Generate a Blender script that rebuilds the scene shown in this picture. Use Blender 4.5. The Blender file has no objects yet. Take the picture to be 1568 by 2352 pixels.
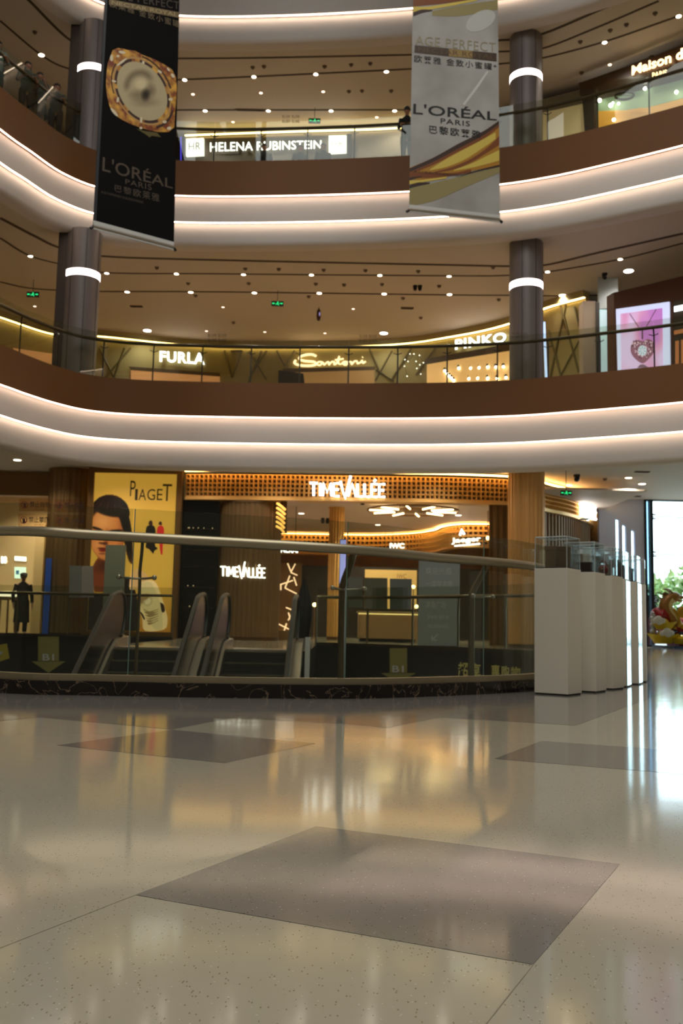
import bpy, bmesh, math, random
from mathutils import Vector, Matrix
random.seed(7)
S = bpy.context.scene
COL = S.collection
PI = math.pi

# ------------------------------------------------------------------ camera, sky, light, exposure
W, H = 1568, 2352
F, PITCH, ROLL, HC = 2229.0, .11696, .02135, .47          # focal length in pixels, tilt up, roll, lens height
FW = Vector((0, math.cos(PITCH), math.sin(PITCH)))
_r0 = Vector((1, 0, 0)); _u0 = _r0.cross(FW)
RT = _r0 * math.cos(ROLL) + _u0 * math.sin(ROLL)
UP = _u0 * math.cos(ROLL) - _r0 * math.sin(ROLL)
EYE = Vector((0, 0, HC))
cd = bpy.data.cameras.new('camera'); cam = bpy.data.objects.new('camera', cd); COL.objects.link(cam)
cam.matrix_world = Matrix(((RT.x, UP.x, -FW.x, 0), (RT.y, UP.y, -FW.y, 0), (RT.z, UP.z, -FW.z, HC), (0, 0, 0, 1)))
cd.sensor_fit = 'VERTICAL'; cd.sensor_height = 36; cd.lens = F / H * 36
cd.clip_start = .05; cd.clip_end = 300
cd.dof.use_dof = True; cd.dof.focus_distance = 1.95; cd.dof.aperture_fstop = 10.0
S.camera = cam

SKY_POWER = 6.5
w = bpy.data.worlds.new('sky'); S.world = w; w.use_nodes = True
nt = w.node_tree; nt.nodes.clear()
out = nt.nodes.new('ShaderNodeOutputWorld'); bg = nt.nodes.new('ShaderNodeBackground')
tc = nt.nodes.new('ShaderNodeTexCoord'); sep = nt.nodes.new('ShaderNodeSeparateXYZ'); rp = nt.nodes.new('ShaderNodeValToRGB')
nt.links.new(tc.outputs['Generated'], sep.inputs[0]); nt.links.new(sep.outputs[2], rp.inputs[0])
rp.color_ramp.elements[0].position = 0.0; rp.color_ramp.elements[0].color = (.80, .93, 1, 1)
rp.color_ramp.elements[1].position = 1.0; rp.color_ramp.elements[1].color = (.45, .62, .9, 1)
nt.links.new(rp.outputs[0], bg.inputs[0]); bg.inputs[1].default_value = SKY_POWER
nt.links.new(bg.outputs[0], out.inputs[0])

def lamp(name, kind, loc, power, col=(1, 1, 1), size=1.0, size_y=None, aim=None, parent=None, spot=None, blend=.6):
    l = bpy.data.lights.new(name, kind); l.energy = power; l.color = col
    if kind == 'AREA':
        l.shape = 'RECTANGLE' if size_y else 'SQUARE'; l.size = size
        if size_y: l.size_y = size_y
    elif kind in ('POINT', 'SPOT'): l.shadow_soft_size = size
    if kind == 'SPOT': l.spot_size = spot or 2.2; l.spot_blend = blend
    o = bpy.data.objects.new(name, l); COL.objects.link(o); o.location = loc
    if aim is not None:
        o.rotation_euler = (Vector(aim) - Vector(loc)).to_track_quat('-Z', 'Y').to_euler()
    if parent: adopt(o, parent)
    return o
FILL_POWER = 2900
lamp('skylight_glow', 'AREA', (0, 4, 21.6), FILL_POWER, (1, .98, .95), 14, 21, aim=(0, 4, 0))  # unseen fill light added over the atrium, placed to reach the pedestal fronts
sun = bpy.data.lights.new('sun', 'SUN'); sun.energy = 8.0; sun.angle = .02; sun.color = (1, .96, .88)
so = bpy.data.objects.new('sun', sun); COL.objects.link(so); so.rotation_euler = (math.radians(38), 0, math.radians(150))
vs = S.view_settings; S.display_settings.display_device = 'sRGB'
vs.view_transform = 'Standard'; vs.look = 'None'; vs.gamma = 1.0; vs.exposure = 0.0; vs.use_curve_mapping = False
S.cycles.max_bounces = 7; S.cycles.diffuse_bounces = 3; S.cycles.glossy_bounces = 4
S.cycles.transmission_bounces = 4; S.cycles.transparent_max_bounces = 14
S.cycles.sample_clamp_indirect = 6.0; S.cycles.caustics_reflective = False; S.cycles.caustics_refractive = False
S.cycles.use_denoising = True

# ------------------------------------------------------------------ measuring helpers
def ray(x, y): return FW * F + RT * (x - W / 2) + UP * (H / 2 - y)
def at(x, y, Y):
    d = ray(x, y); return EYE + d * (Y / d.y)
def atz(x, y, z):
    d = ray(x, y); return EYE + d * ((z - HC) / d.z)
def at_curve(x, y, C, off=0.0):
    """where the sight line through a pixel first meets the upright surface over a plan curve"""
    d = ray(x, y); best = None
    for a, b in zip(C, C[1:]):
        ex, ey = b[0] - a[0], b[1] - a[1]
        den = d.x * ey - d.y * ex
        if abs(den) < 1e-9: continue
        t = (a[0] * ey - a[1] * ex) / den
        s = (d.x * t - a[0]) / ex if abs(ex) > abs(ey) else (d.y * t - a[1]) / ey
        if t > 0 and -1e-6 <= s <= 1 + 1e-6 and (best is None or t < best[0]): best = (t, ex, ey)
    if best is None: raise ValueError('no hit %s %s' % (x, y))
    t, ex, ey = best; p = EYE + d * t
    if off:
        n = Vector((ey, -ex, 0)).normalized()
        if n.dot(Vector((d.x, d.y, 0))) > 0: n = -n
        p = p + n * off
    return p
def spline(P, n=6):
    P = [Vector(p) for p in P]; out = []
    Q = [P[0] * 2 - P[1]] + P + [P[-1] * 2 - P[-2]]
    for i in range(1, len(Q) - 2):
        a, b, c, d = Q[i - 1:i + 3]
        for k in range(n):
            t = k / n
            out.append(.5 * ((2 * b) + (c - a) * t + (2 * a - 5 * b + 4 * c - d) * t * t + (3 * b - a - 3 * c + d) * t ** 3))
    return out + [P[-1]]
def plan(P, n=6): return [(p.x, p.y) for p in spline([(a, b, 0) for a, b in P], n)]
def smooth(C, it=2):
    C = [tuple(c) for c in C]
    for _ in range(it):
        C = [C[0]] + [tuple(.25 * a + .5 * b + .25 * c for a, b, c in zip(C[i - 1], C[i], C[i + 1])) for i in range(1, len(C) - 1)] + [C[-1]]
    return C
def resample(C, step):
    L = [0]
    for a, b in zip(C, C[1:]): L.append(L[-1] + math.hypot(b[0] - a[0], b[1] - a[1]))
    n = max(2, int(L[-1] / step) + 1); out = []; j = 0
    for k in range(n):
        s = L[-1] * k / (n - 1)
        while j < len(L) - 2 and L[j + 1] < s: j += 1
        t = (s - L[j]) / max(1e-9, L[j + 1] - L[j])
        out.append((C[j][0] + (C[j + 1][0] - C[j][0]) * t, C[j][1] + (C[j + 1][1] - C[j][1]) * t))
    return out
def offset(C, d):
    """parallel curve; positive d goes to the left of the running direction (away from the atrium for curves run left to right)"""
    out = []
    for i, c in enumerate(C):
        a = C[max(0, i - 1)]; b = C[min(len(C) - 1, i + 1)]
        ex, ey = b[0] - a[0], b[1] - a[1]; l = math.hypot(ex, ey) or 1
        out.append((c[0] - ey / l * d, c[1] + ex / l * d))
    return out

# ------------------------------------------------------------------ materials
def lin(c):
    return tuple((v / 255 / 12.92 if v / 255 <= .04045 else ((v / 255 + .055) / 1.055) ** 2.4) for v in c)
MATS = {}
def mat(name, col, rough=.5, metal=0.0, emit=None, power=0.0, spec=.5, coat=0.0, coat_rough=.1, rgb=True):
    if name in MATS: return MATS[name]
    m = bpy.data.materials.new(name); m.use_nodes = True; b = m.node_tree.nodes['Principled BSDF']
    c = lin(col) if rgb else col
    b.inputs['Base Color'].default_value = (*c, 1); b.inputs['Roughness'].default_value = rough
    b.inputs['Metallic'].default_value = metal; b.inputs['Specular IOR Level'].default_value = spec
    b.inputs['Coat Weight'].default_value = coat; b.inputs['Coat Roughness'].default_value = coat_rough
    if power:
        e = lin(emit or col); b.inputs['Emission Color'].default_value = (*e, 1); b.inputs['Emission Strength'].default_value = power
    MATS[name] = m; return m
def nodes(m): return m.node_tree.nodes, m.node_tree.links, m.node_tree.nodes['Principled BSDF']
def noise_mix(m, c1, c2, scale=5, detail=4, lo=.4, hi=.6, dist=0, coords='Object'):
    N, L, b = nodes(m)
    t = N.new('ShaderNodeTexCoord'); n = N.new('ShaderNodeTexNoise'); r = N.new('ShaderNodeValToRGB')
    n.inputs['Scale'].default_value = scale; n.inputs['Detail'].default_value = detail; n.inputs['Distortion'].default_value = dist
    r.color_ramp.elements[0].position = lo; r.color_ramp.elements[1].position = hi
    r.color_ramp.elements[0].color = (*lin(c1), 1); r.color_ramp.elements[1].color = (*lin(c2), 1)
    L.new(t.outputs[coords], n.inputs['Vector']); L.new(n.outputs['Fac'], r.inputs[0]); L.new(r.outputs[0], b.inputs['Base Color'])
    return r
def clear_glass(name, tint=(235, 240, 235), refl=.05, rough=0.0, grazing=.6):
    """thin pane: lets light straight through with a tint and mirrors a little more at grazing angles"""
    if name in MATS: return MATS[name]
    m = bpy.data.materials.new(name); m.use_nodes = True; N = m.node_tree.nodes; L = m.node_tree.links; N.clear()
    o = N.new('ShaderNodeOutputMaterial'); mx = N.new('ShaderNodeMixShader'); tr = N.new('ShaderNodeBsdfTransparent'); gl = N.new('ShaderNodeBsdfGlossy')
    lw = N.new('ShaderNodeLayerWeight'); mp = N.new('ShaderNodeMapRange')
    tr.inputs[0].default_value = (*lin(tint), 1); gl.inputs['Roughness'].default_value = rough; gl.inputs[0].default_value = (.95, 1, 1, 1)
    lw.inputs[0].default_value = .5
    mp.inputs['From Min'].default_value = 0; mp.inputs['From Max'].default_value = 1; mp.inputs['To Min'].default_value = refl; mp.inputs['To Max'].default_value = grazing
    pw = N.new('ShaderNodeMath'); pw.operation = 'POWER'; pw.inputs[1].default_value = 3.0
    L.new(lw.outputs['Facing'], pw.inputs[0]); L.new(pw.outputs[0], mp.inputs['Value'])
    L.new(mp.outputs[0], mx.inputs[0]); L.new(tr.outputs[0], mx.inputs[1]); L.new(gl.outputs[0], mx.inputs[2]); L.new(mx.outputs[0], o.inputs[0])
    MATS[name] = m; return m

M_white = mat('white_paint', (226, 220, 214), .6)
M_ceil = mat('ceiling_paint', (214, 206, 190), .75)
M_ceil0 = mat('ground_ceiling_paint', (216, 212, 204), .7)
M_groove = mat('ceiling_groove', (84, 70, 56), .8)
M_brown = mat('brown_panel', (122, 78, 32), .6)
M_led = mat('cove_led', (255, 226, 202), .5, power=12.0)
M_ledgold = mat('gold_cove_led', (255, 200, 116), .5, power=14.0)
M_ledwall = mat('shop_cove_led', (255, 222, 150), .5, power=7.0)
M_lamp = mat('lamp_lens', (255, 236, 210), .4, power=7.0)
M_lamp2 = mat('white_lamp_lens', (255, 246, 236), .4, power=12.0)
M_trimring = mat('lamp_rim', (210, 200, 185), .4)
M_rail = mat('dark_bronze_rail', (92, 84, 62), .35, .75)
M_railnear = mat('champagne_metal', (178, 166, 138), .38, .7)
M_steel = mat('brushed_steel', (196, 188, 174), .28, .8)
M_darksteel = mat('dark_steel', (70, 70, 68), .35, .8)
M_post = mat('bronze_post', (128, 112, 88), .4, .7)
M_black = mat('black_rubber', (16, 16, 17), .45)
M_blackgloss = mat('black_gloss', (10, 10, 11), .12)
M_col = mat('grey_column_metal', (132, 124, 122), .45, .2)
M_coldark = mat('dark_column_panel', (70, 60, 54), .4, .4)
M_ring = mat('column_ring_light', (255, 238, 234), .4, power=3.2)
M_gold = mat('gold_metal', (236, 188, 112), .36, .5)
M_golddark = mat('dark_gold', (84, 58, 30), .4, .5)
M_bronze = mat('bronze_cladding', (128, 94, 52), .4, .5)
M_bronzedk = mat('dark_bronze', (132, 100, 58), .42, .3)
M_sign = mat('white_sign_letters', (255, 255, 255), .4, power=3.0)
M_signwarm = mat('warm_sign_letters', (255, 226, 178), .4, power=2.0)
M_signside = mat('sign_letter_sides', (225, 222, 214), .5)
M_glassnear = clear_glass('near_rail_glass', (236, 239, 230), .025)
M_glass = clear_glass('rail_glass', (238, 241, 234), .03, grazing=.3)
M_acrylic = clear_glass('acrylic', (250, 252, 252), .06, grazing=.35)
M_winglass = clear_glass('window_glass', (244, 250, 250), .04)
M_green = mat('green_sign_light', (40, 210, 120), .4, power=1.6)
M_skin = mat('skin', (186, 138, 110), .55)
M_hair = mat('black_hair', (24, 20, 18), .6)

# ------------------------------------------------------------------ mesh helpers
class MB:
    def __init__(s): s.bm = bmesh.new(); s.mats = []; s.cur = 0
    def use(s, m):
        if m not in s.mats: s.mats.append(m)
        s.cur = s.mats.index(m); return s
    def _tag(s, n0):
        s.bm.faces.ensure_lookup_table()
        for f in s.bm.faces[n0:]: f.material_index = s.cur
    def face(s, pts):
        vs_ = [s.bm.verts.new(p) for p in pts]
        f = s.bm.faces.new(vs_); f.material_index = s.cur; return f
    def box(s, c, d, rz=0.0, M=None):
        n0 = len(s.bm.faces)
        Mx = Matrix.Translation(c) @ Matrix.Rotation(rz, 4, 'Z') @ (M or Matrix.Identity(4)) @ Matrix.Diagonal((*d, 1))
        bmesh.ops.create_cube(s.bm, size=1.0, matrix=Mx); s._tag(n0); return s
    def span(s, lo, hi):
        return s.box([(a + b) / 2 for a, b in zip(lo, hi)], [abs(b - a) for a, b in zip(lo, hi)])
    def cyl(s, c, r, h, n=20, r2=None, M=None):
        n0 = len(s.bm.faces)
        bmesh.ops.create_cone(s.bm, cap_ends=True, segments=n, radius1=r, radius2=r if r2 is None else r2, depth=h,
                              matrix=Matrix.Translation(c) @ (M or Matrix.Identity(4)))
        s._tag(n0); return s
    def ball(s, c, r, sc=(1, 1, 1), u=14, v=9, M=None):
        n0 = len(s.bm.faces)
        bmesh.ops.create_uvsphere(s.bm, u_segments=u, v_segments=v, radius=r, matrix=Matrix.Translation(c) @ (M or Matrix.Identity(4)) @ Matrix.Diagonal((*sc, 1)))
        s._tag(n0); return s
    def grid(s, rows, close_u=False, close_v=False):
        """rows: list of equally long point lists"""
        V = [[s.bm.verts.new(p) for p in r] for r in rows]
        nr, nc = len(V), len(V[0])
        for i in range(nr if close_u else nr - 1):
            for j in range(nc if close_v else nc - 1):
                a, b, c, d = V[i][j], V[i][(j + 1) % nc], V[(i + 1) % nr][(j + 1) % nc], V[(i + 1) % nr][j]
                try: f = s.bm.faces.new((a, b, c, d)); f.material_index = s.cur
                except ValueError: pass
        return V
    def sweep(s, C, sect, cap=True):
        """a closed section of (outward offset, z) swept along a plan curve"""
        cols = [offset(C, o) for o, z in sect]
        rows = [[(cols[k][i][0], cols[k][i][1], sect[k][1]) for k in range(len(sect))] for i in range(len(C))]
        V = s.grid(rows, close_v=True)
        if cap:
            for r in (V[0], list(reversed(V[-1]))):
                try: f = s.bm.faces.new(r); f.material_index = s.cur
                except ValueError: pass
        return s
    def tube(s, P, r, n=8, cap=True, flat=1.0):
        P = [Vector(p) for p in P]; rows = []
        R = r if isinstance(r, (list, tuple)) else [r] * len(P)
        prev = None
        for i, p in enumerate(P):
            t = (P[min(i + 1, len(P) - 1)] - P[max(i - 1, 0)]).normalized()
            if prev is None:
                a = Vector((0, 0, 1)) if abs(t.z) < .9 else Vector((0, 1, 0))
                u = t.cross(a).normalized()
            else: u = (prev - t * prev.dot(t)).normalized()
            prev = u; v = t.cross(u)
            rows.append([p + (u * math.cos(2 * PI * k / n) + v * math.sin(2 * PI * k / n) * flat) * R[i] for k in range(n)])
        V = s.grid(rows, close_v=True)
        if cap:
            for q in (V[0], list(reversed(V[-1]))):
                f = s.bm.faces.new(q); f.material_index = s.cur
        return s
    def lathe(s, prof, c=(0, 0, 0), n=24, ribs=None):
        rows = []
        for r, z in prof:
            rows.append([(c[0] + (r + (ribs(k) if ribs and r > 0 else 0)) * math.cos(2 * PI * k / n), c[1] + (r + (ribs(k) if ribs and r > 0 else 0)) * math.sin(2 * PI * k / n), c[2] + z) for k in range(n)])
        V = s.grid(rows, close_v=True)
        for q in (list(reversed(V[0])), V[-1]):
            try: f = s.bm.faces.new(q); f.material_index = s.cur
            except ValueError: pass
        return s
    def slab(s, poly, n, th):
        """flat outline given by points in a plane, thickened by th along n"""
        n = Vector(n); A = [s.bm.verts.new(Vector(p)) for p in poly]; B = [s.bm.verts.new(Vector(p) + n * th) for p in poly]
        k = len(A)
        for q in (A, list(reversed(B))):
            f = s.bm.faces.new(q); f.material_index = s.cur
        for i in range(k):
            f = s.bm.faces.new((A[i], B[i], B[(i + 1) % k], A[(i + 1) % k])); f.material_index = s.cur
        return s
    def build(s, name, m=None, parent=None, smooth_=False, bevel=0):
        bmesh.ops.recalc_face_normals(s.bm, faces=s.bm.faces[:])
        if smooth_:
            for f in s.bm.faces: f.smooth = True
        me = bpy.data.meshes.new(name); s.bm.to_mesh(me); s.bm.free()
        for x in (s.mats or ([m] if m else [])): me.materials.append(x)
        o = bpy.data.objects.new(name, me); COL.objects.link(o)
        if parent: adopt(o, parent)
        if bevel:
            b = o.modifiers.new('bevel', 'BEVEL'); b.width = bevel; b.segments = 2; b.limit_method = 'ANGLE'
        if smooth_ and hasattr(me, 'set_sharp_from_angle'): me.set_sharp_from_angle(angle=.7)
        return o
def adopt(o, parent):
    o.parent = parent; o.matrix_parent_inverse = world(parent).inverted()
def world(o):
    Mx = Matrix.LocRotScale(o.location, o.rotation_euler, o.scale)
    return (world(o.parent) @ o.matrix_parent_inverse @ Mx) if o.parent else Mx
def one(m): return MB().use(m)
def tag(o, label=None, cat=None, group=None, kind=None):
    if label: o['label'] = label
    if cat: o['category'] = cat
    if group: o['group'] = group
    if kind: o['kind'] = kind
    return o
def thing(name, label, cat, loc=(0, 0, 0), rz=0.0, group=None):
    o = bpy.data.objects.new(name, None); COL.objects.link(o); o.location = loc; o.rotation_euler = (0, 0, rz)
    o.empty_display_size = .2
    return tag(o, label, cat, group)
def struct(o): o['kind'] = 'structure'; return o
def clone(o, parent=None, **kw):
    c = o.copy(); COL.objects.link(c)
    if parent: c.parent = parent
    for ch in list(o.children): clone(ch, c)
    return c
def put(root, loc, rz=None):
    root.location = loc
    if rz is not None: root.rotation_euler[2] = rz

# ------------------------------------------------------------------ lettering
def text_polys(body, bold=0.0, res=3, spacing=1.0):
    c = bpy.data.curves.new('lettering', 'FONT'); c.body = body; c.resolution_u = res; c.offset = bold; c.space_character = spacing
    o = bpy.data.objects.new('lettering', c); COL.objects.link(o)
    dg = bpy.context.evaluated_depsgraph_get(); me = bpy.data.meshes.new_from_object(o.evaluated_get(dg))
    V = [v.co.copy() for v in me.vertices]; P = [tuple(p.vertices) for p in me.polygons]
    bpy.data.objects.remove(o); bpy.data.curves.remove(c); bpy.data.meshes.remove(me)
    x0 = min(v.x for v in V); x1 = max(v.x for v in V); y0 = min(v.y for v in V); y1 = max(v.y for v in V)
    return [((v.x - x0) / (x1 - x0), (v.y - y0) / (y1 - y0)) for v in V], P
class Quad:
    """a patch with s running right and t running up; w stands off it towards the eye side"""
    def __init__(q, tl, tr, br, bl):
        q.c = [Vector(p) for p in (tl, tr, br, bl)]
        n = (q.c[1] - q.c[0]).cross(q.c[0] - q.c[3]).normalized()
        mid = sum(q.c, Vector()) / 4
        q.n = n if n.dot(EYE - mid) > 0 else -n
    def __call__(q, s, t, w=0.0):
        a = q.c[3].lerp(q.c[2], s); b = q.c[0].lerp(q.c[1], s)
        return a.lerp(b, t) + q.n * w
    def sub(q, s0, t0, s1, t1, w=0.0):
        return Quad(q(s0, t1, w), q(s1, t1, w), q(s1, t0, w), q(s0, t0, w))
def letters(name, body, q, m, parent=None, bold=0.0, w=.004, depth=0.0, side=None, spacing=1.0, res=3):
    V, P = text_polys(body, bold, res, spacing); b = MB().use(m)
    if not depth:
        vs_ = [b.bm.verts.new(q(s, t, w)) for s, t in V]
        for p in P:
            try: b.bm.faces.new([vs_[i] for i in p])
            except ValueError: pass
    else:
        fr = [b.bm.verts.new(q(s, t, w + depth)) for s, t in V]; bk = [b.bm.verts.new(q(s, t, w)) for s, t in V]
        cnt = {}
        for p in P:
            for i, a in enumerate(p):
                e = (a, p[(i + 1) % len(p)]); cnt[tuple(sorted(e))] = cnt.get(tuple(sorted(e)), 0) + 1
            try: b.bm.faces.new([fr[i] for i in p])
            except ValueError: pass
        b.use(side or m)
        for (i, j), k in cnt.items():
            if k == 1:
                f = b.bm.faces.new((fr[i], fr[j], bk[j], bk[i])); f.material_index = b.cur
    me_o = b.build(name, None, parent)
    return me_o
STROKE = {  # strokes on a unit cell, for rounded tube lettering
 'T': [[(0, 1), (.9, 1)], [(.45, 1), (.45, 0)]], 'I': [[(.25, 1), (.25, 0)]],
 'M': [[(0, 0), (.15, 1), (.5, .25), (.85, 1), (1, 0)]],
 'E': [[(.75, 1), (.1, 1), (.1, 0), (.75, 0)], [(.1, .52), (.65, .52)]],
 'V': [[(0, 1.18), (.5, -.18), (1.15, 1.62)]],
 'A': [[(0, 0), (.45, 1), (.9, 0)]], 'L': [[(.1, 1), (.1, 0), (.7, 0)]],
 'X': [[(.75, 1), (.1, 1), (.1, 0), (.75, 0)], [(.1, .52), (.65, .52)], [(.35, 1.2), (.6, 1.36)]]}
def tube_word(name, q, m, parent, r, word=('T', 'I', 'M', 'E', 'V', 'A', 'L', 'L', 'X', 'E'), w=.06):
    adv = {'T': .95, 'I': .5, 'M': 1.12, 'E': .85, 'V': .85, 'A': .95, 'L': .78, 'X': .85}
    tot = sum(adv[c] for c in word) - .1; b = MB().use(m); x = 0
    for c in word:
        for st in STROKE[c]:
            b.tube([q((x + px) / tot, py, w) for px, py in st], r, 6)
        x += adv[c]
    return b.build(name, None, parent)

# ------------------------------------------------------------------ plan curves of the storeys (measured at their own heights)
Z1 = dict(top=6.8, brown=5.88, tier=5.21, lip=4.52)
Z2 = dict(top=13.2, brown=12.2, tier=11.5, lip=10.88)
Z3 = dict(top=19.7, brown=18.7, tier=17.62, lip=16.9)
CE0, CE1, CE2 = 5.0, 10.98, 17.0
F1Z, F2Z = 6.75, 13.12
P1 = [(0, 790), (57, 814), (128, 843), (210, 865), (287, 873), (500, 878), (687, 880), (1020, 882), (1182, 874), (1306, 861), (1422, 851), (1568, 834)]
P2 = [(0, 198), (72, 255), (161, 324), (221, 356), (403, 375), (660, 368), (939, 360.5), (1147, 343), (1258, 322), (1369, 296), (1568, 241)]
def base_curve(P, z):
    q = [atz(x, y, z) for x, y in P]; q = smooth([(p.x, p.y) for p in q], 1)
    q = [(-10.9, 12.5), (-9.8, 17.4)] + q + [(10.3, 20.6), (12.4, 17.4), (13.4, 12.5)]
    return resample(plan(q, 8), .22)
C1 = base_curve(P1, Z1['top']); C2 = base_curve(P2, Z2['top'])
C3 = C2
def back_curve(P, z, ext_l, ext_r):
    q = [atz(x, y, z) for x, y in P]
    return resample(plan(ext_l + [(p.x, p.y) for p in q] + ext_r, 6), .3)
W1 = back_curve([(0, 733), (125, 772), (228, 776), (500, 800), (870, 797), (1050, 775), (1170, 748), (1255, 712), (1345, 687)], 10.72,
                [(-17, 20), (-14.6, 28)], [])
# ------------------------------------------------------------------ floor of the ground storey, with the escalator void
KERB = [(0, 1592), (200, 1598), (400, 1602), (700, 1606), (850, 1606), (1000, 1601), (1225, 1588)]
kq = [atz(x, y, 0) for x, y in KERB]
KC = resample(plan([(-8.2, 11.2), (-5.6, 8.7), (-3.7, 7.2)] + smooth([(k.x, k.y) for k in kq], 1) + [(2.15, 8.75), (2.75, 9.9), (3.5, 11.6), (4.15, 13.8)], 6), .12)
LX0, LX1, LY = -4.55, -.55, 17.9
hole = offset(KC, .17)[::3] + [(4.45, 16), (4.2, 18.4), (3.5, 20), (2.4, 21.4), (1.1, 22.8), (0, 23.6), (LX1, 23.6), (LX1, LY), (LX0, LY), (LX0, 27.6), (-10.8, 28.2), (-10.8, 14.5)]
def floor_mat():
    m = mat('terrazzo', (178, 168, 142), .09, spec=.5); N, L, b = nodes(m)
    t = N.new('ShaderNodeTexCoord')
    def specks(scale, thr, stretch):
        mp = N.new('ShaderNodeMapping'); mp.inputs['Scale'].default_value = stretch; mp.inputs['Rotation'].default_value = (0, 0, .4)
        v = N.new('ShaderNodeTexVoronoi'); v.inputs['Scale'].default_value = scale; v.inputs['Randomness'].default_value = 1
        n = N.new('ShaderNodeTexNoise'); n.inputs['Scale'].default_value = 1.6; n.inputs['Detail'].default_value = 2
        add = N.new('ShaderNodeMath'); add.operation = 'MULTIPLY_ADD'; add.inputs[1].default_value = -.5 * thr; add.inputs[2].default_value = thr * 1.3
        lt = N.new('ShaderNodeMath'); lt.operation = 'LESS_THAN'
        wn = N.new('ShaderNodeMath'); wn.operation = 'LESS_THAN'; wn.inputs[1].default_value = .15
        mu = N.new('ShaderNodeMath'); mu.operation = 'MULTIPLY'
        L.new(t.outputs['Object'], mp.inputs[0]); L.new(mp.outputs[0], v.inputs['Vector']); L.new(t.outputs['Object'], n.inputs['Vector'])
        L.new(n.outputs['Fac'], add.inputs[0]); L.new(v.outputs['Distance'], lt.inputs[0]); L.new(add.outputs[0], lt.inputs[1])
        sp = N.new('ShaderNodeSeparateColor'); L.new(v.outputs['Color'], sp.inputs[0]); L.new(sp.outputs[0], wn.inputs[0])
        L.new(lt.outputs[0], mu.inputs[0]); L.new(wn.outputs[0], mu.inputs[1]); return mu.outputs[0]
    def mixc(fac, a, bcol):
        x = N.new('ShaderNodeMix'); x.data_type = 'RGBA'; L.new(fac, x.inputs[0])
        if isinstance(a, tuple): x.inputs[6].default_value = (*lin(a), 1)
        else: L.new(a, x.inputs[6])
        x.inputs[7].default_value = (*lin(bcol), 1); return x.outputs[2]
    n2 = N.new('ShaderNodeTexNoise'); n2.inputs['Scale'].default_value = 1.3; n2.inputs['Detail'].default_value = 3
    L.new(t.outputs['Object'], n2.inputs['Vector'])
    base = mixc(n2.outputs['Fac'], FLOORC[0], FLOORC[1])
    a = mixc(specks(230, .27, (1, .42, 1)), base, FLOORC[2]); c = mixc(specks(120, .14, (1, 1, 1)), a, FLOORC[3])
    L.new(c, b.inputs['Base Color'])
    # slight waviness of the polish
    n = N.new('ShaderNodeTexNoise'); n.inputs['Scale'].default_value = 3.0; n.inputs['Detail'].default_value = 1
    bp = N.new('ShaderNodeBump'); bp.inputs['Strength'].default_value = .03; bp.inputs['Distance'].default_value = .02
    L.new(t.outputs['Object'], n.inputs['Vector']); L.new(n.outputs['Fac'], bp.inputs['Height']); L.new(bp.outputs[0], b.inputs['Normal'])
    return m
FLOORC = [(174, 168, 147), (180, 174, 153), (140, 131, 108), (214, 208, 192)]
M_floor = floor_mat(); del MATS['terrazzo']
FLOORC = [(126, 122, 114), (132, 128, 119), (92, 86, 80), (198, 194, 186)]
M_inlay = floor_mat(); M_inlay.name = 'grey_terrazzo'
def floor_poly(outer, hole, z):
    bm = bmesh.new(); es = []
    for loop in (outer, hole):
        vs_ = [bm.verts.new((x, y, z)) for x, y in loop]
        es += [bm.edges.new((vs_[i], vs_[(i + 1) % len(vs_)])) for i in range(len(vs_))]
    bmesh.ops.triangle_fill(bm, use_beauty=True, use_dissolve=False, edges=es)
    for f in bm.faces:
        if f.normal.z < 0: f.normal_flip()
    return bm
bm = floor_poly([(-20, -8), (20, -8), (20, 33.2), (9.3, 33.2), (9.3, 48), (-20, 48)], hole, 0)
me = bpy.data.meshes.new('floor'); bm.to_mesh(me); bm.free(); me.materials.append(M_floor)
floor = struct(bpy.data.objects.new('floor', me)); COL.objects.link(floor)
def inlay(P, name='inlay', z=.0006):
    b = one(M_inlay); b.face([(*(p[:2]), z) for p in P]); o = b.build(name, None, floor); return o
def G(x, y): return atz(x, y, 0)
E1, E2 = Vector((.299, .612)), Vector((.628, -.309))
def square(c, e1=E1, e2=E2):
    c = Vector(c[:2]); return [c, c + e1, c + e1 + e2, c + e2]
inlay([G(310, 2056), G(726, 1898), G(1423, 1985), G(1224, 2216)])
inlay([G(130, 1712), G(395, 1676.5), G(725, 1708), G(515, 1753)])
q = G(1135, 1743); inlay(square((q.x, q.y)))
# the grey border that follows the balustrade in steps
zig = [G(-520, 1640), G(-300, 1668), G(0, 1656), G(87, 1647.5), G(395, 1675.5), G(530, 1649), G(784, 1662), G(888, 1671.5), G(1010, 1647.5), G(1322, 1666.5), G(1322, 1666.5) + Vector((1.8, 3.68, 0))]
ring_back = list(reversed([Vector((x, y, 0)) for x, y in offset(KC, .02)]))
rb = [p for p in ring_back if p.x < 3.4]
poly = [(p[0], p[1]) for p in zig] + [(4.3, 11.6)] + [(p.x, p.y) for p in rb[::4]]
bm = bmesh.new(); vs_ = [bm.verts.new((x, y, .0006)) for x, y in poly]
bmesh.ops.triangle_fill(bm, use_beauty=True, edges=[bm.edges.new((vs_[i], vs_[(i + 1) % len(vs_)])) for i in range(len(vs_))])
for f in bm.faces:
    f.normal_update()
    if f.normal.z < 0: f.normal_flip()
me = bpy.data.meshes.new('inlay'); bm.to_mesh(me); bm.free(); me.materials.append(M_inlay); o = bpy.data.objects.new('inlay', me); COL.objects.link(o); adopt(o, floor)
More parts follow.
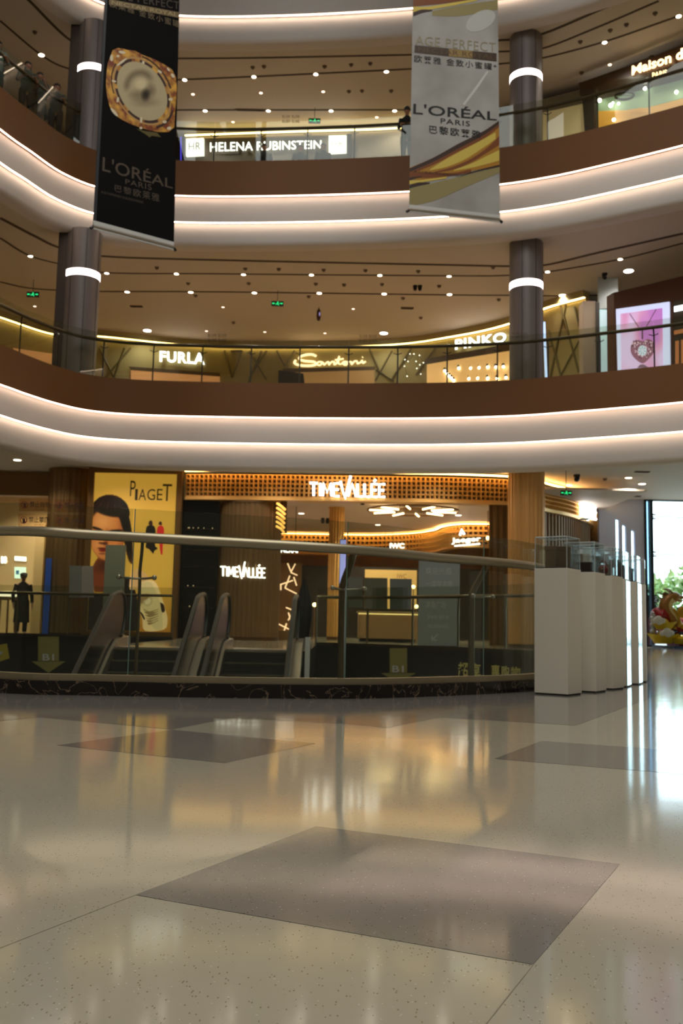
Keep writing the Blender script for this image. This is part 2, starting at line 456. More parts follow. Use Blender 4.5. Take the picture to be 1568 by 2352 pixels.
# hairline joints that run on from the inlaid square
M_joint = mat('joint_line', (156, 148, 126), .3)
jb = one(M_joint)
def joint(a, c, w=.0007):
    a = Vector((a[0], a[1], .0009)); c = Vector((c[0], c[1], .0009)); n = (c - a).cross(Vector((0, 0, 1))).normalized() * w
    jb.face([a - n, a + n, c + n, c - n])
g0, g1 = G(310, 2056), G(0, 2178); joint(g0, g0 + (g1 - g0) * 1.5)
g0, g1 = G(1224, 2216), G(1116, 2352); joint(g0, g0 + (g1 - g0) * 1.4)
jb.build('joint', None, floor)

# sides of the void, and the dark storey below
M_void = mat('void_cladding', (26, 26, 27), .35)
M_b1 = mat('lower_floor', (46, 44, 42), .4)
b = one(M_void)
hp = hole + [hole[0]]
b.grid([[(x, y, .0002) for x, y in hp], [(x, y, -3.9) for x, y in hp]])
struct(b.build('wall_void'))
struct(one(M_b1).span((-13, 4, -4.0), (8, 32, -3.9)).build('floor_lower'))

# ------------------------------------------------------------------ storey edges: brown fascia and two stepped white bands
def storey_edge(C, Z, k, brown=True):
    if brown:
        struct(one(M_brown).sweep(C, [(0, Z['brown']), (0, Z['top']), (.28, Z['top']), (.28, Z['brown'])]).build('trim_%d' % k, smooth_=True)); k += 1
    struct(one(M_white).sweep(C, [(.15, Z['tier']), (.15, Z['brown']), (.6, Z['brown']), (.6, Z['tier'])]).build('trim_%d' % k, smooth_=True)); k += 1
    struct(one(M_white).sweep(C, [(.30, Z['lip'] + .12), (.30, Z['tier']), (.75, Z['tier']), (.75, Z['lip']), (.42, Z['lip']), (.34, Z['lip'] + .04)]).build('trim_%d' % k, smooth_=True)); k += 1
    return k
k = storey_edge(C1, Z1, 1); k = storey_edge(C2, Z2, k); k = storey_edge(C3, Z3, k, True)
def cove(C, z, off, label, m=M_led, wd=.022):
    o = one(m).sweep(C, [(off, z - .018), (off, z - .002), (off + wd, z - .002), (off + wd, z - .018)]).build('cove_light_strip')
    return tag(o, label, 'light strip', None)
cove(C1, Z1['brown'], .03, 'warm white light line under the lower brown fascia')
cove(C1, Z1['tier'], .18, 'warm white light line between the two lower white bands')
cove(C2, Z2['brown'], .03, 'warm white light line under the upper brown fascia')
cove(C2, Z2['tier'], .18, 'warm white light line between the two upper white bands')
cove(C3, Z3['tier'], .18, 'warm white light line at the very top of the picture')

# storey slabs: ceilings below, floors above, back to the shop walls
def ring(name, C, o0, o1, z0, z1, m):
    return struct(one(m).sweep(C, [(o0, z0), (o0, z1), (o1, z1), (o1, z0)]).build(name))
M_walk = mat('gallery_floor', (176, 150, 118), .35)
def broad(name, C, z0, z1, m, yb=47, near=.5):
    """slab from the atrium edge back to the outer walls"""
    A = offset(C, near); n = len(A)
    B = []
    for x, y in A:
        dx, dy = x, y - 6; l = math.hypot(dx, dy); s = min(19.6 / abs(dx) if dx else 99, (yb - 6) / dy if dy > 0 else 99)
        if dx > 0 and dy > 0: s = 27.2 / dy if dx * 27.2 / dy > 9.4 and dx * 27.2 / dy < 19.6 else min(s, 9.4 / dx) if dx * 27.2 / dy <= 9.4 else s
        B.append((x + dx * (s - 1), y + dy * (s - 1)))
    b = one(m)
    b.grid([[(x, y, z0) for x, y in A], [(x, y, z0) for x, y in B], [(x, y, z1) for x, y in B], [(x, y, z1) for x, y in A]], close_u=True)
    return struct(b.build(name))
broad('ceiling_ground', C1, CE0, CE0 + .1, M_ceil0, near=.7)
broad('floor_first', C1, F1Z - .1, F1Z, M_walk, near=.25)
broad('ceiling_first', C2, CE1, CE1 + .1, M_ceil, near=.7)
broad('floor_second', C2, F2Z - .1, F2Z, M_walk, near=.25)
broad('ceiling_second', C3, CE2, CE2 + .1, M_ceil, near=.7)
def grooves(name, P, z, w_, ends=True):
    q = [atz(x, y, z) for x, y in P]; c = plan([(p.x, p.y) for p in q], 6)
    return struct(one(M_groove).sweep(c, [(-w_ / 2, z - .012), (-w_ / 2, z), (w_ / 2, z), (w_ / 2, z - .012)]).build(name))
grooves('trim_11', [(0, 500), (80, 542), (139, 569), (236, 588), (500, 597), (1020, 608), (1167, 611), (1248, 609), (1377, 579), (1568, 536)], CE1, .12)
grooves('trim_12', [(0, 546), (64, 585), (134, 605), (239, 625.5), (500, 628.6), (1020, 633), (1170, 632), (1257, 624), (1424, 595), (1568, 558)], CE1, .08)
grooves('trim_13', [(0, 647), (64, 661), (150, 667), (230, 669), (500, 670), (1020, 677), (1165, 678), (1291, 679), (1374, 678)], CE1, .09)
grooves('trim_14', [(40, -20), (66, 0), (166, 95), (240, 103), (411, 106), (944, 99), (1145, 92), (1241, 79), (1428, 0)], CE2, .09)
grooves('trim_15', [(112, 0), (198, 83), (260, 120), (411, 134), (944, 125.5), (1150, 118), (1241, 112), (1365, 65), (1512, 2)], CE2, .07)
grooves('trim_16', [(0, 47), (95, 126), (161, 158), (280, 178), (403, 183), (944, 158), (1150, 146), (1240, 134), (1386, 96), (1554, 38)], CE2, .07)
grooves('trim_17', [(280, 255), (403, 252.5), (944, 252), (1150, 250)], CE2, .07)

# outer shell of the hall
M_shell = mat('outer_wall', (150, 140, 126), .8)
M_roof = mat('roof', (120, 116, 110), .8)
struct(one(M_shell).span((-20.2, 48, -.1), (9.5, 48.2, 22)).build('wall_back'))
struct(one(M_shell).span((-20.2, -8.2, -.1), (-20, 48, 22)).build('wall_left'))
struct(one(mat('front_wall', (156, 150, 140), .8)).span((-20.2, -8.2, -.1), (20.2, -8, 22)).build('wall_front'))
b = one(M_shell); b.span((20, -8.2, -.1), (20.2, 33.2, 22)); b.span((9.3, 33.2, CE0), (20.2, 33.4, 22)); b.span((9.3, 33.4, -.1), (9.5, 48, 22))
struct(b.build('wall_right'))
b = one(M_roof); b.span((-20.2, -8.2, 22), (20.2, 33.4, 22.2)); b.span((-20.2, 33.4, 22), (9.5, 48.2, 22.2)); struct(b.build('ceiling_roof'))

# ------------------------------------------------------------------ shop walls of the first gallery
M_olive = mat('olive_wall', (176, 158, 100), .6)
def wall_sweep(name, C, z0, z1, m, th=.2):
    return struct(one(m).sweep(C, [(0, z0), (0, z1), (th, z1), (th, z0)]).build(name))
WTOP = 10.72
wall_sweep('wall_first', W1, F1Z, WTOP, M_olive)
tag(one(M_ledwall).sweep(W1, [(-.10, WTOP + .02), (-.10, WTOP + .05), (-.04, WTOP + .05), (-.04, WTOP + .02)]).build('cove_light_strip'),
    'pale yellow light line along the top of the shopfronts on the lower gallery', 'light strip')
struct(one(M_olive).sweep(W1, [(-.14, WTOP + .05), (-.14, WTOP + .26), (.2, WTOP + .26), (.2, WTOP + .05)]).build('trim_18'))
# crossed battens on the olive wall
M_batten = mat('wall_batten', (120, 106, 62), .6)
b = one(M_batten)
def batten(x0, y0, x1, y1):
    P = [at_curve(x0 + (x1 - x0) * t / 4, y0 + (y1 - y0) * t / 4, W1, .03) for t in range(5)]
    b.tube(P, .035, 4)
for pr in [(516, 805, 533, 868), (533, 868, 556, 805), (556, 805, 530, 806), (572, 870, 612, 806), (600, 806, 570, 880), (573, 806, 612, 872),
           (636, 805, 655, 842), (655, 842, 676, 805), (228, 800, 262, 868), (262, 868, 286, 800), (240, 870, 300, 800),
           (848, 800, 870, 850), (862, 875, 900, 806), (864, 850, 905, 876), (900, 872, 945, 800), (955, 862, 1000, 800),
           (1262, 760, 1290, 870), (1300, 700, 1264, 868), (1288, 700, 1330, 856), (1285, 868, 1338, 770), (1320, 705, 1334, 760)]:
    try: batten(*pr)
    except ValueError: pass
struct(b.build('trim_19'))
# shop openings: glowing recesses cut as bays standing in front of the wall
M_shopwarm = mat('lit_shop_interior', (236, 176, 116), .7, emit=(255, 178, 110), power=.28)
M_shopgold = mat('lit_shop_gold', (255, 208, 140), .7, emit=(255, 196, 120), power=.62)
M_shopdim = mat('lit_shop_dim', (200, 160, 110), .7, emit=(230, 170, 100), power=.22)
M_soffit = mat('shop_head_band', (110, 88, 60), .6)
def bay(name, pts, C, m, label, off=.05, dep=.02, cat='shop window', parent=None):
    P = [at_curve(x, y, C, off) for x, y in pts]
    n = (P[0] - at_curve(*pts[0], C)).normalized()
    o = MB().use(m).slab(P, n, dep).build(name, None, parent)
    return tag(o, label, cat) if label else o
bay('shop_window', [(300, 851), (505, 866), (505, 884), (300, 880)], W1, M_shopwarm, 'peach lit shop opening under the FURLA letters')
bay('shop_window', [(655, 856), (860, 851), (860, 884), (655, 884)], W1, M_shopdim, 'dim beige lit shop opening under the looping script sign')
bay('shop_window', [(982, 838), (1172, 806), (1172, 882), (982, 888)], W1, M_shopgold, 'golden lit shop opening with rows of spotlights under the PINKO letters')
bay('shop_window', [(28, 800), (124, 814), (124, 842), (28, 815)], W1, M_shopwarm, 'orange lit shop opening at far left behind the lower gallery rail')
for P in ([(296, 843), (505, 858), (505, 866), (300, 851)], [(650, 848), (862, 843), (862, 851), (650, 857)], [(978, 826), (1176, 790), (1176, 806), (978, 838)]):
    struct(bay('trim_20', P, W1, M_soffit, None, .06))
bay('shop_window', [(640, 852), (700, 860), (705, 884), (640, 884)], W1, mat('dark_shop_pillar', (52, 42, 30), .6), 'dark doorway beside the dim beige shop opening', .08)
# spot lamps glowing inside the golden shop
def glow(name, p, r, label, cat, group, m=M_lamp2, n=None):
    o = MB().use(m).ball(p, r, u=10, v=7).build(name, smooth_=True); return tag(o, label, cat, group)
for x, y in [(1028, 855), (1033, 861), (1038, 867), (1043, 872), (1048, 877), (1060, 849), (1088, 849), (1108, 848), (1129, 846), (1148, 846), (1166, 845), (1084, 873), (1105, 872), (1128, 872), (1151, 872), (1176 - 4, 870)]:
    p = at_curve(x, y, W1, .22)
    t = thing('spotlight', 'small white spotlight glowing in the golden shop under the PINKO letters', 'spotlight', p, group='spotlights in the golden shop')
    one(mat('spot_body', (60, 56, 50), .5)).cyl(p + Vector((0, .05, .07)), .045, .1, 10).build('lamp_body', None, t)
    one(M_lamp2).ball(p, .045, u=10, v=7).build('lens', None, t)
    
# ------------------------------------------------------------------ lit shop names on the lower gallery
def curve_quad(x0, y0, x1, y1, x2, y2, x3, y3, C, off):
    return Quad(at_curve(x0, y0, C, off), at_curve(x1, y1, C, off), at_curve(x2, y2, C, off), at_curve(x3, y3, C, off))
def sign(name, label, word, q, m=M_sign, bold=.03, depth=.05, spacing=1.0, w=0.0):
    t = thing(name, label, 'shop sign', q(.5, .5))
    o = letters('lettering', word, q, m, t, bold, w, depth, M_signside, spacing); return t
sign('shop_sign', 'white lit FURLA letters on the olive wall of the lower gallery', 'FURLA', curve_quad(366, 808, 470, 813, 470, 840, 366, 833, W1, .08), bold=.035, spacing=1.1)
sign('shop_sign', 'white lit PINKO letters just above the lower rail beside the right column', 'PINKO', curve_quad(1049, 782, 1168, 764, 1168, 787, 1049, 806, W1, .08), bold=.035, spacing=1.1)
t = thing('shop_sign', 'warm cream looping script sign on the olive wall of the lower gallery', 'shop sign', at_curve(760, 832, W1, .1))
sc = [[(727, 820), (715, 816), (695, 819), (688, 826), (700, 831), (722, 833), (726, 839), (712, 842), (690, 841), (677, 836), (680, 829)],
      [(742, 834), (733, 833), (729, 838), (735, 841), (743, 835), (745, 840), (752, 834), (756, 834), (756, 840), (763, 833), (769, 834), (768, 839), (774, 836), (780, 820)],
      [(780, 820), (778, 836), (785, 838), (790, 833), (797, 833), (799, 838), (792, 840), (789, 836), (801, 833), (808, 834), (808, 839), (815, 832), (821, 832), (822, 837), (829, 834), (833, 830), (834, 836), (841, 832)],
      [(770, 829), (790, 826)], [(833, 823), (834.5, 822)]]
b = MB().use(M_signwarm)
for k_, st in enumerate(sc):
    P = [at_curve(x, y, W1, .12) for x, y in st]
    P = spline(P, 4) if len(P) > 2 else P
    b.tube(P, .045 if k_ == 0 else .032, 6)
b.build('lettering', None, t)

# ------------------------------------------------------------------ second gallery: wall, shop sign and corner shop
W2 = back_curve([(0, 215), (90, 280), (200, 328), (300, 325), (405, 315), (670, 305), (939, 295), (1140, 262), (1240, 228), (1345, 200), (1480, 150), (1568, 116)], 16.75,
                [(-16, 19)], [(15, 20), (16.5, 16)])
M_wall2 = mat('grey_wall', (150, 138, 118), .6)
wall_sweep('wall_second', W2, F2Z, 16.72, M_wall2)
tag(one(M_ledwall).sweep([c for c in W2 if -5.6 < c[0] < 2.6], [(-.10, 16.74), (-.10, 16.77), (-.04, 16.77), (-.04, 16.74)]).build('cove_light_strip'),
    'pale light line along the top of the wall on the upper gallery', 'light strip')
sign('shop_sign', 'white lit HELENA RUBINSTEIN letters on the upper gallery wall', 'HELENA RUBINSTEIN', curve_quad(485, 333, 739, 328, 739, 347, 485, 354, W2, .12), bold=.004)
struct(bay('trim_21', [(404, 322), (806, 313), (806, 375), (404, 380)], W2, mat('sign_board', (104, 96, 84), .5), None, .05))
for (pts, lab) in (([(430, 324), (470, 322), (470, 361), (430, 363)], 'glowing white square sign with grey HR at the left end of the long name'),
                   ([(756, 317), (796, 316), (796, 355), (756, 357)], 'glowing white square sign with grey HR at the right end of the long name')):
    P = [at_curve(x, y, W2, .16) for x, y in pts]; q = Quad(*P)
    t = thing('lightbox_sign', lab, 'shop sign', q(.5, 0))
    lb = one(mat('white_lightbox', (255, 255, 252), .4, power=1.5)).slab([q(0, 0), q(1, 0), q(1, 1), q(0, 1)], -q.n, .1).build('lightbox', None, t)
    letters('lettering', 'HR', q.sub(.16, .3, .84, .74), mat('pale_grey_letters', (190, 188, 182), .5), lb, 0, .012)
M_dkpost = mat('dark_display_post', (22, 20, 22), .4)
for pts, lab in (([(404, 322), (428, 322), (428, 377), (404, 378)], 'dark upright panel beside the left HR square'), ([(798, 314), (808, 314), (808, 362), (798, 363)], 'narrow dark upright panel beside the right HR square')):
    bay('dark_totem', pts, W2, M_dkpost, lab, .14, .06, 'panel')
tag(one(mat('violet_light', (70, 60, 220), .4, power=1.2)).tube([at_curve(420, 322, W2, .24), at_curve(420, 376, W2, .24)], .02, 6).build('light_tube'), 'thin violet light tube on the dark panel beside the left HR square', 'light strip')
# corner shop at the upper right
W2b = offset(W2, -.25)
M_board = mat('brown_sign_board', (70, 48, 26), .35)
t = thing('shop_sign', 'dark brown sign board with cream Maison PARIS letters at the upper right', 'shop sign', at_curve(1480, 190, W2, .3))
bp_ = [at_curve(x, y, W2, .3) for x, y in [(1340, 203), (1400, 183), (1480, 156), (1568, 121), (1620, 98), (1620, 168), (1568, 184), (1480, 207), (1372, 226), (1343, 232)]]
one(M_board).slab(bp_, (at_curve(1480, 190, W2, .3) - at_curve(1480, 190, W2)).normalized(), .06).build('board', None, t)
letters('lettering', 'Maison de', curve_quad(1466, 167, 1600, 120, 1600, 145, 1466, 188, W2, .42), M_signwarm, t, .02, 0, .03)
letters('lettering', 'PARIS', curve_quad(1511, 183, 1547, 175, 1547, 187, 1511, 194, W2, .42), M_signwarm, t, .01, 0, .03)
bay('shop_window', [(1376, 232), (1480, 209), (1620, 172), (1620, 215), (1560, 232), (1440, 262), (1376, 262)], W2, mat('green_lit_ceiling', (150, 176, 140), .6, emit=(150, 180, 140), power=.2), 'pale green lit ceiling inside the corner shop at the upper right', .06)
bay('shop_window', [(1376, 258), (1440, 256), (1500, 246), (1560, 232), (1620, 215), (1620, 262), (1376, 310)], W2, mat('golden_shop_wall', (200, 150, 60), .6, emit=(226, 160, 60), power=.4), 'golden glowing inside of the corner shop at the upper right', .07)
bay('wall_panel', [(1344, 232), (1372, 226), (1372, 316), (1350, 318)], W2, mat('dark_pilaster', (58, 48, 36), .5), 'dark upright pilaster between the cream wall and the corner shop', .1, .15, 'panel')
bay('wall_panel', [(1246, 262), (1344, 240), (1350, 322), (1246, 330)], W2, mat('cream_panel', (226, 208, 160), .6, emit=(240, 210, 150), power=.16), 'cream lit wall panel left of the corner shop on the upper gallery', .05, .03, 'panel')  # light from below on the cream wall put in as glow
for x, y, r in [(1385, 239, .06), (1411, 250, .06), (1416, 244, .03), (1429, 246, .035), (1489, 212, .05), (1562, 220, .05), (1418, 283, .05)]:
    glow('spotlight', at_curve(x, y, W2, .25), r, 'small bright lamp glowing inside the corner shop at the upper right', 'spotlight', 'lamps in the corner shop')
t = thing('ring_lamp', 'flat dark oval ring lamp hanging in the corner shop at the upper right', 'lamp', at_curve(1455, 240, W2, .6))
c0 = at_curve(1455, 240, W2, .6)
MB().use(mat('dark_ring', (40, 40, 34), .5)).tube([c0 + Vector((math.cos(a) * .26, math.sin(a) * .2, .0)) for a in [2 * PI * i / 24 for i in range(25)]], .035, 6).build('ring', None, t)
one(M_darksteel).tube([c0 + Vector((0, 0, .03)), c0 + Vector((0, 0, .4))], .01, 5).build('cord', None, t)
one(M_darksteel).tube([c0 + Vector((-.26, 0, .01)), c0 + Vector((.26, 0, .01))], .01, 5).build('crossbar', None, t)

# ------------------------------------------------------------------ round columns
def column(x, y, z0, z1, r, label, zr, flat_side=0, ang=None):
    t = thing('column', label, 'column', (x, y, z0))
    b = one(M_col).lathe([(r, z0), (r, zr - .10)], (x, y, 0), 40)
    b.lathe([(r, zr + .10), (r, z1)], (x, y, 0), 40); sh_ = b.build('shaft', None, t, smooth_=True)
    one(M_ring).lathe([(r - .02, zr - .10), (r + .004, zr - .09), (r + .004, zr + .09), (r - .02, zr + .10)], (x, y, 0), 40).build('light_ring', None, t, smooth_=True)
    sb = one(M_coldark)
    for a in (-2.0, -1.15, -.3):
        sb.box((x + math.cos(a) * (r + .001), y + math.sin(a) * (r + .001), (z0 + zr - .10) / 2), (.012, .012, zr - .10 - z0 - .02), a)
        sb.box((x + math.cos(a) * (r + .001), y + math.sin(a) * (r + .001), (z1 + zr + .10) / 2), (.012, .012, z1 - zr - .10 - .04), a)
    sb.build('seam', None, sh_)
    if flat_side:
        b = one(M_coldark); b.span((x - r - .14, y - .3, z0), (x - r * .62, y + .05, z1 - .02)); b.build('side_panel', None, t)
    return t
column(4.9, 25.55, F1Z, CE1, .45, 'grey metal column with a glowing ring on the right of the lower gallery', 9.75)
column(4.9, 25.55, F2Z, CE2, .45, 'grey metal column with a glowing ring on the right of the upper gallery', 15.75)
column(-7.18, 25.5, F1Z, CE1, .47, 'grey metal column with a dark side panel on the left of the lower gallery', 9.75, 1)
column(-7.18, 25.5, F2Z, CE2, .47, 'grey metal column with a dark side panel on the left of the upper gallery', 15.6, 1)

# ------------------------------------------------------------------ gallery balustrades
def balustrade(C, z0, zr, gh, label, x0, x1, off=.30, step=1.27, phase=0.0):
    Cb = offset(C, off); seg = [c for c in Cb if x0 - .2 <= c[0] <= x1 + .2]
    pts = resample(seg, step)
    t = thing('balustrade', label, 'balustrade', (pts[len(pts) // 2][0], pts[len(pts) // 2][1], z0))
    fine = resample(seg, .3)
    one(M_rail).tube([(x, y, zr) for x, y in fine], .045, 8).build('handrail', None, t, smooth_=True)
    one(mat('dark_base_rail', (46, 38, 30), .5)).sweep(fine, [(-.04, z0), (-.04, z0 + .06), (.04, z0 + .06), (.04, z0)]).build('base_rail', None, t)
    gp = gpost = None
    for i, (a, c) in enumerate(zip(pts, pts[1:])):
        va, vc = Vector((*a, 0)), Vector((*c, 0)); d = (vc - va).normalized(); L_ = (vc - va).length; mid = (va + vc) / 2
        ang = math.atan2(d.y, d.x)
        one(M_glass).box((mid.x, mid.y, z0 + .06 + gh / 2), (L_ - .012, .012, gh), ang).build('glass_panel', None, t)
    for i, a in enumerate(pts):
        n = Vector((a[0], a[1] - 8, 0)).normalized()
        p = Vector((*a, 0)) + n * .1
        b = one(M_darksteel)
        b.tube([p + Vector((0, 0, z0)), p + Vector((0, 0, zr - .22)), p - n * .03 + Vector((0, 0, zr - .09)), p - n * .1 + Vector((0, 0, zr - .03))], .02, 6)
        ps = b.build('post', None, t); b = one(M_darksteel)
        tg = Vector((-n.y, n.x, 0))
        b.tube([p - n * .08 - tg * .11 + Vector((0, 0, zr - .16)), p - n * .03 + Vector((0, 0, zr - .19)), p - n * .08 + tg * .11 + Vector((0, 0, zr - .16))], .012, 5)
        b.build('bracket', None, ps)
    return t
r1 = at_curve(784, 797.5, offset(C1, .3)).z; r2 = at_curve(784, 291.5, offset(C2, .3)).z
balustrade(C1, F1Z, r1, r1 - F1Z + .12, 'glass balustrade with dark rail along the lower gallery', -9.2, 9.6)
balustrade(C2, F2Z, r2, r2 - F2Z + .16, 'glass balustrade with dark rail along the upper gallery', -9.2, 9.6)
# small notices stuck on the gallery glass
M_notice = mat('notice_print', (92, 70, 48), .6)
def glass_notice(px, py, wpx, hpx, C, label, group=None):
    q = curve_quad(px - wpx / 2, py - hpx / 2, px + wpx / 2, py - hpx / 2, px + wpx / 2, py + hpx / 2, px - wpx / 2, py + hpx / 2, offset(C, .3), .02)
    t = thing('glass_notice', label, 'notice', q(.5, .5), group=group)
    for s0, t0, wd in ((0, .58, '禁止抛物'), (.55, .58, '禁止倚靠'), (0, 0, '禁止攀爬'), (.55, 0, '禁止吸烟')):
        letters('lettering', wd, q.sub(s0, t0, s0 + .45, t0 + .42), M_notice, t, 0, .001, res=1)
glass_notice(499, 777, 42, 20, C1, 'faint four line warning notice on the lower gallery glass above the FURLA sign')
glass_notice(845, 778, 40, 18, C1, 'faint four line warning notice on the lower gallery glass above the script sign')
glass_notice(1194, 771, 36, 14, C1, 'faint four line warning notice on the lower gallery glass before the right column')
glass_notice(668, 274, 40, 18, C2, 'faint four line warning notice on the upper gallery glass beside a green exit sign')

# ------------------------------------------------------------------ ceiling fittings
def downlight(p, r, label, group, m=M_lamp, power=0, col=(1, .90, .76)):
    t = thing('downlight', label, 'downlight', p, group=group)
    b = one(M_trimring); b.lathe([(r * 1.0, -.006), (r * 1.35, -.012), (r * 1.4, 0)], p, 18); b.build('rim', None, t)
    one(m).cyl(p + Vector((0, 0, -.012)), r * 1.02, .012, 18).build('lens', None, t)
    if power: lamp('downlight_beam', 'SPOT', p + Vector((0, 0, -.06)), power, col, .08, aim=p + Vector((0, 0, -2)), parent=t, spot=2.5)
    return t
P_DOWN = 82
for x, y in [(245, 627), (405, 628.5), (559, 630), (715, 631), (872, 632), (1031, 634), (1257, 624), (1424, 595)]:
    downlight(atz(x, y, CE1), .066, 'round warm downlight in the front groove of the lower gallery ceiling', 'front downlights of the lower gallery', power=P_DOWN)
downlight(atz(70, 588, CE1), .066, 'round warm downlight in the lower gallery ceiling at far left', None, power=P_DOWN)
for x, y in [(292, 670), (438, 670.6), (584, 672), (733, 673), (882, 674.6), (1032, 676)]:
    downlight(atz(x, y, CE1), .075, 'round warm downlight in the rear groove of the lower gallery ceiling', 'rear downlights of the lower gallery', power=P_DOWN)
downlight(atz(1291, 678, CE1), .10, 'round warm downlight in the rear groove right of the lower column', None, power=P_DOWN)
for (x, y), lab in (((338, 759), 'bright white round ceiling lamp low over the FURLA shop'), ((881, 765), 'bright white round ceiling lamp left of the PINKO shop'), ((1443, 622), 'bright white round ceiling lamp above the pink screen')):
    downlight(atz(x, y, CE1), .13, lab, None, M_lamp2, 60, (1, .95, .9))
for x, y in [(424, 183), (583, 176), (725, 170), (887, 164), (1388, 97), (1558, 37)]:
    downlight(atz(x, y, CE2), .066, 'round warm downlight in the front groove of the upper gallery ceiling', 'front downlights of the upper gallery', power=P_DOWN)
downlight(atz(95, 126, CE2), .08, 'round warm downlight in the upper gallery ceiling above the three people', None, power=P_DOWN)
for x, y in [(471, 254), (616, 254), (760, 254), (906, 254)]:
    downlight(atz(x, y, CE2), .066, 'round warm downlight in the rear groove of the upper gallery ceiling', 'rear downlights of the upper gallery', power=P_DOWN)
M_det = mat('detector', (110, 92, 74), .6)
def detector(x, y, z, label, group, big=1.0):
    p = atz(x, y, z); t = MB().use(M_det).lathe([(0, -.07 * big), (.035 * big, -.065 * big), (.055 * big, -.03 * big), (.07 * big, 0)], p, 12).build('smoke_detector', smooth_=True)
    return tag(t, label, 'smoke detector', group)
for x, y in [(563, 616), (640, 617), (743, 619), (839, 620), (960, 622), (571, 650), (725, 651), (790, 653), (877, 652), (1008, 656), (709, 680), (925, 684), (360, 614), (449, 678), (432, 650), (536, 740), (966, 729), (1132, 613), (1145, 687)]:
    detector(x, y, CE1, 'small dark detector on the lower gallery ceiling', 'detectors on the lower gallery ceiling')
for x, y in [(580, 154), (606, 152), (745, 152), (806, 148), (850, 145), (801, 209), (831, 208), (898, 208), (1401, 69), (1438, 56), (1504, 30), (1332, 95), (1335, 166), (1496, 130), (80, 73)]:
    detector(x, y, CE2, 'small dark detector on the upper gallery ceiling', 'detectors on the upper gallery ceiling')
for x, y, z, l, g in [(474, 760, CE1, 1, 0), (608, 762, CE1, 1, 0), (746, 765, CE1, 1, 0), (811, 709, CE1, 1, 0), (512, 705, CE1, 1, 0), (539, 787, CE1, 1, 0), (80, 703, CE1, 1, 0)]:
    downlight(atz(x, y, z), .045, 'tiny pale ceiling lamp on the lower gallery', 'tiny lamps on the lower gallery ceiling', mat('dim_lens', (255, 225, 200), .4, power=2.5))
for x, y in [(443, 216), (599, 213), (742, 210), (535, 280), (865, 269), (1400, 148)]:
    downlight(atz(x, y, CE2), .05, 'tiny pale ceiling lamp on the upper gallery', 'tiny lamps on the upper gallery ceiling', mat('dim_lens', (255, 225, 200), .4))
def vent(x, y, z, label, sx=.42, sy=.16):
    p = atz(x, y, z); t = thing('ceiling_vent', label, 'vent', p)
    one(M_det).box(p + Vector((0, 0, -.012)), (sx, sy, .024)).build('frame', None, t)
    b = one(mat('vent_slot', (40, 34, 28), .7))
    for k_ in range(4): b.box(p + Vector((0, -sy * .3 + sy * .2 * k_, -.026)), (sx * .86, sy * .09, .006))
    b.build('slat', None, t)
vent(313, 703, CE1, 'dark slotted vent in the lower gallery ceiling behind the left column')
vent(935, 707, CE1, 'dark slotted vent in the lower gallery ceiling right of the centre')
vent(575, 252, CE2, 'long dark slotted vent in the upper gallery ceiling', 1.0, .1)
vent(1474, 1083, CE0, 'slotted vent in the ground storey ceiling near the window')
vent(1456, 1139, CE0, 'slotted vent in the ground storey ceiling close to the window wall')
def exit_sign(p, s, label, zc):
    t = thing('exit_sign', label, 'exit sign', p)
    q = Quad(p + Vector((-s, 0, s * .42)), p + Vector((s, 0, s * .42)), p + Vector((s, 0, -s * .42)), p + Vector((-s, 0, -s * .42)))
    cs = one(mat('sign_case', (46, 60, 48), .5)).slab([q(0, 0), q(1, 0), q(1, 1), q(0, 1)], -q.n, .05).build('case', None, t)
    b = one(M_green)   # running figure between two arrows
    def pl(pts): b.face([q(a, c, .006) for a, c in pts])
    pl([(.04, .5), (.16, .72), (.16, .58), (.3, .58), (.3, .42), (.16, .42), (.16, .28)]); pl([(.96, .5), (.84, .28), (.84, .42), (.7, .42), (.7, .58), (.84, .58), (.84, .72)])
    pl([(.46, .62), (.56, .66), (.58, .42), (.5, .36)]); pl([(.5, .38), (.6, .3), (.66, .12), (.6, .1), (.54, .24), (.46, .3)]); pl([(.47, .4), (.42, .26), (.34, .18), (.32, .24), (.38, .32), (.42, .44)])
    pl([(.56, .64), (.66, .52), (.64, .46), (.55, .54)]); pl([(.46, .62), (.38, .5), (.42, .46), (.5, .54)])
    pl([(.53 + .05 * math.cos(a), .8 + .11 * math.sin(a)) for a in [2 * PI * i / 10 for i in range(10)]])
    b.build('pictogram', None, cs)
    one(M_darksteel).tube([p + Vector((0, .02, s * .42)), Vector((p.x, p.y + .02, zc))], .01, 5).build('hanger', None, t)
for (x, y, z, s, lab) in ((637, 697, 10.55, .19, 'green exit sign hanging under the middle of the lower gallery ceiling'), (75, 676, 10.5, .19, 'green exit sign hanging at the left of the lower gallery ceiling'),
                          (722, 277, 16.55, .19, 'green exit sign hanging over the upper gallery rail')):
    exit_sign(atz(x, y, z), s, lab, CE1 if z < 12 else CE2)
exit_sign(at(1300, 1132, 27.2), .16, 'green exit sign hanging in front of the gold fascia by the gold column', CE0)
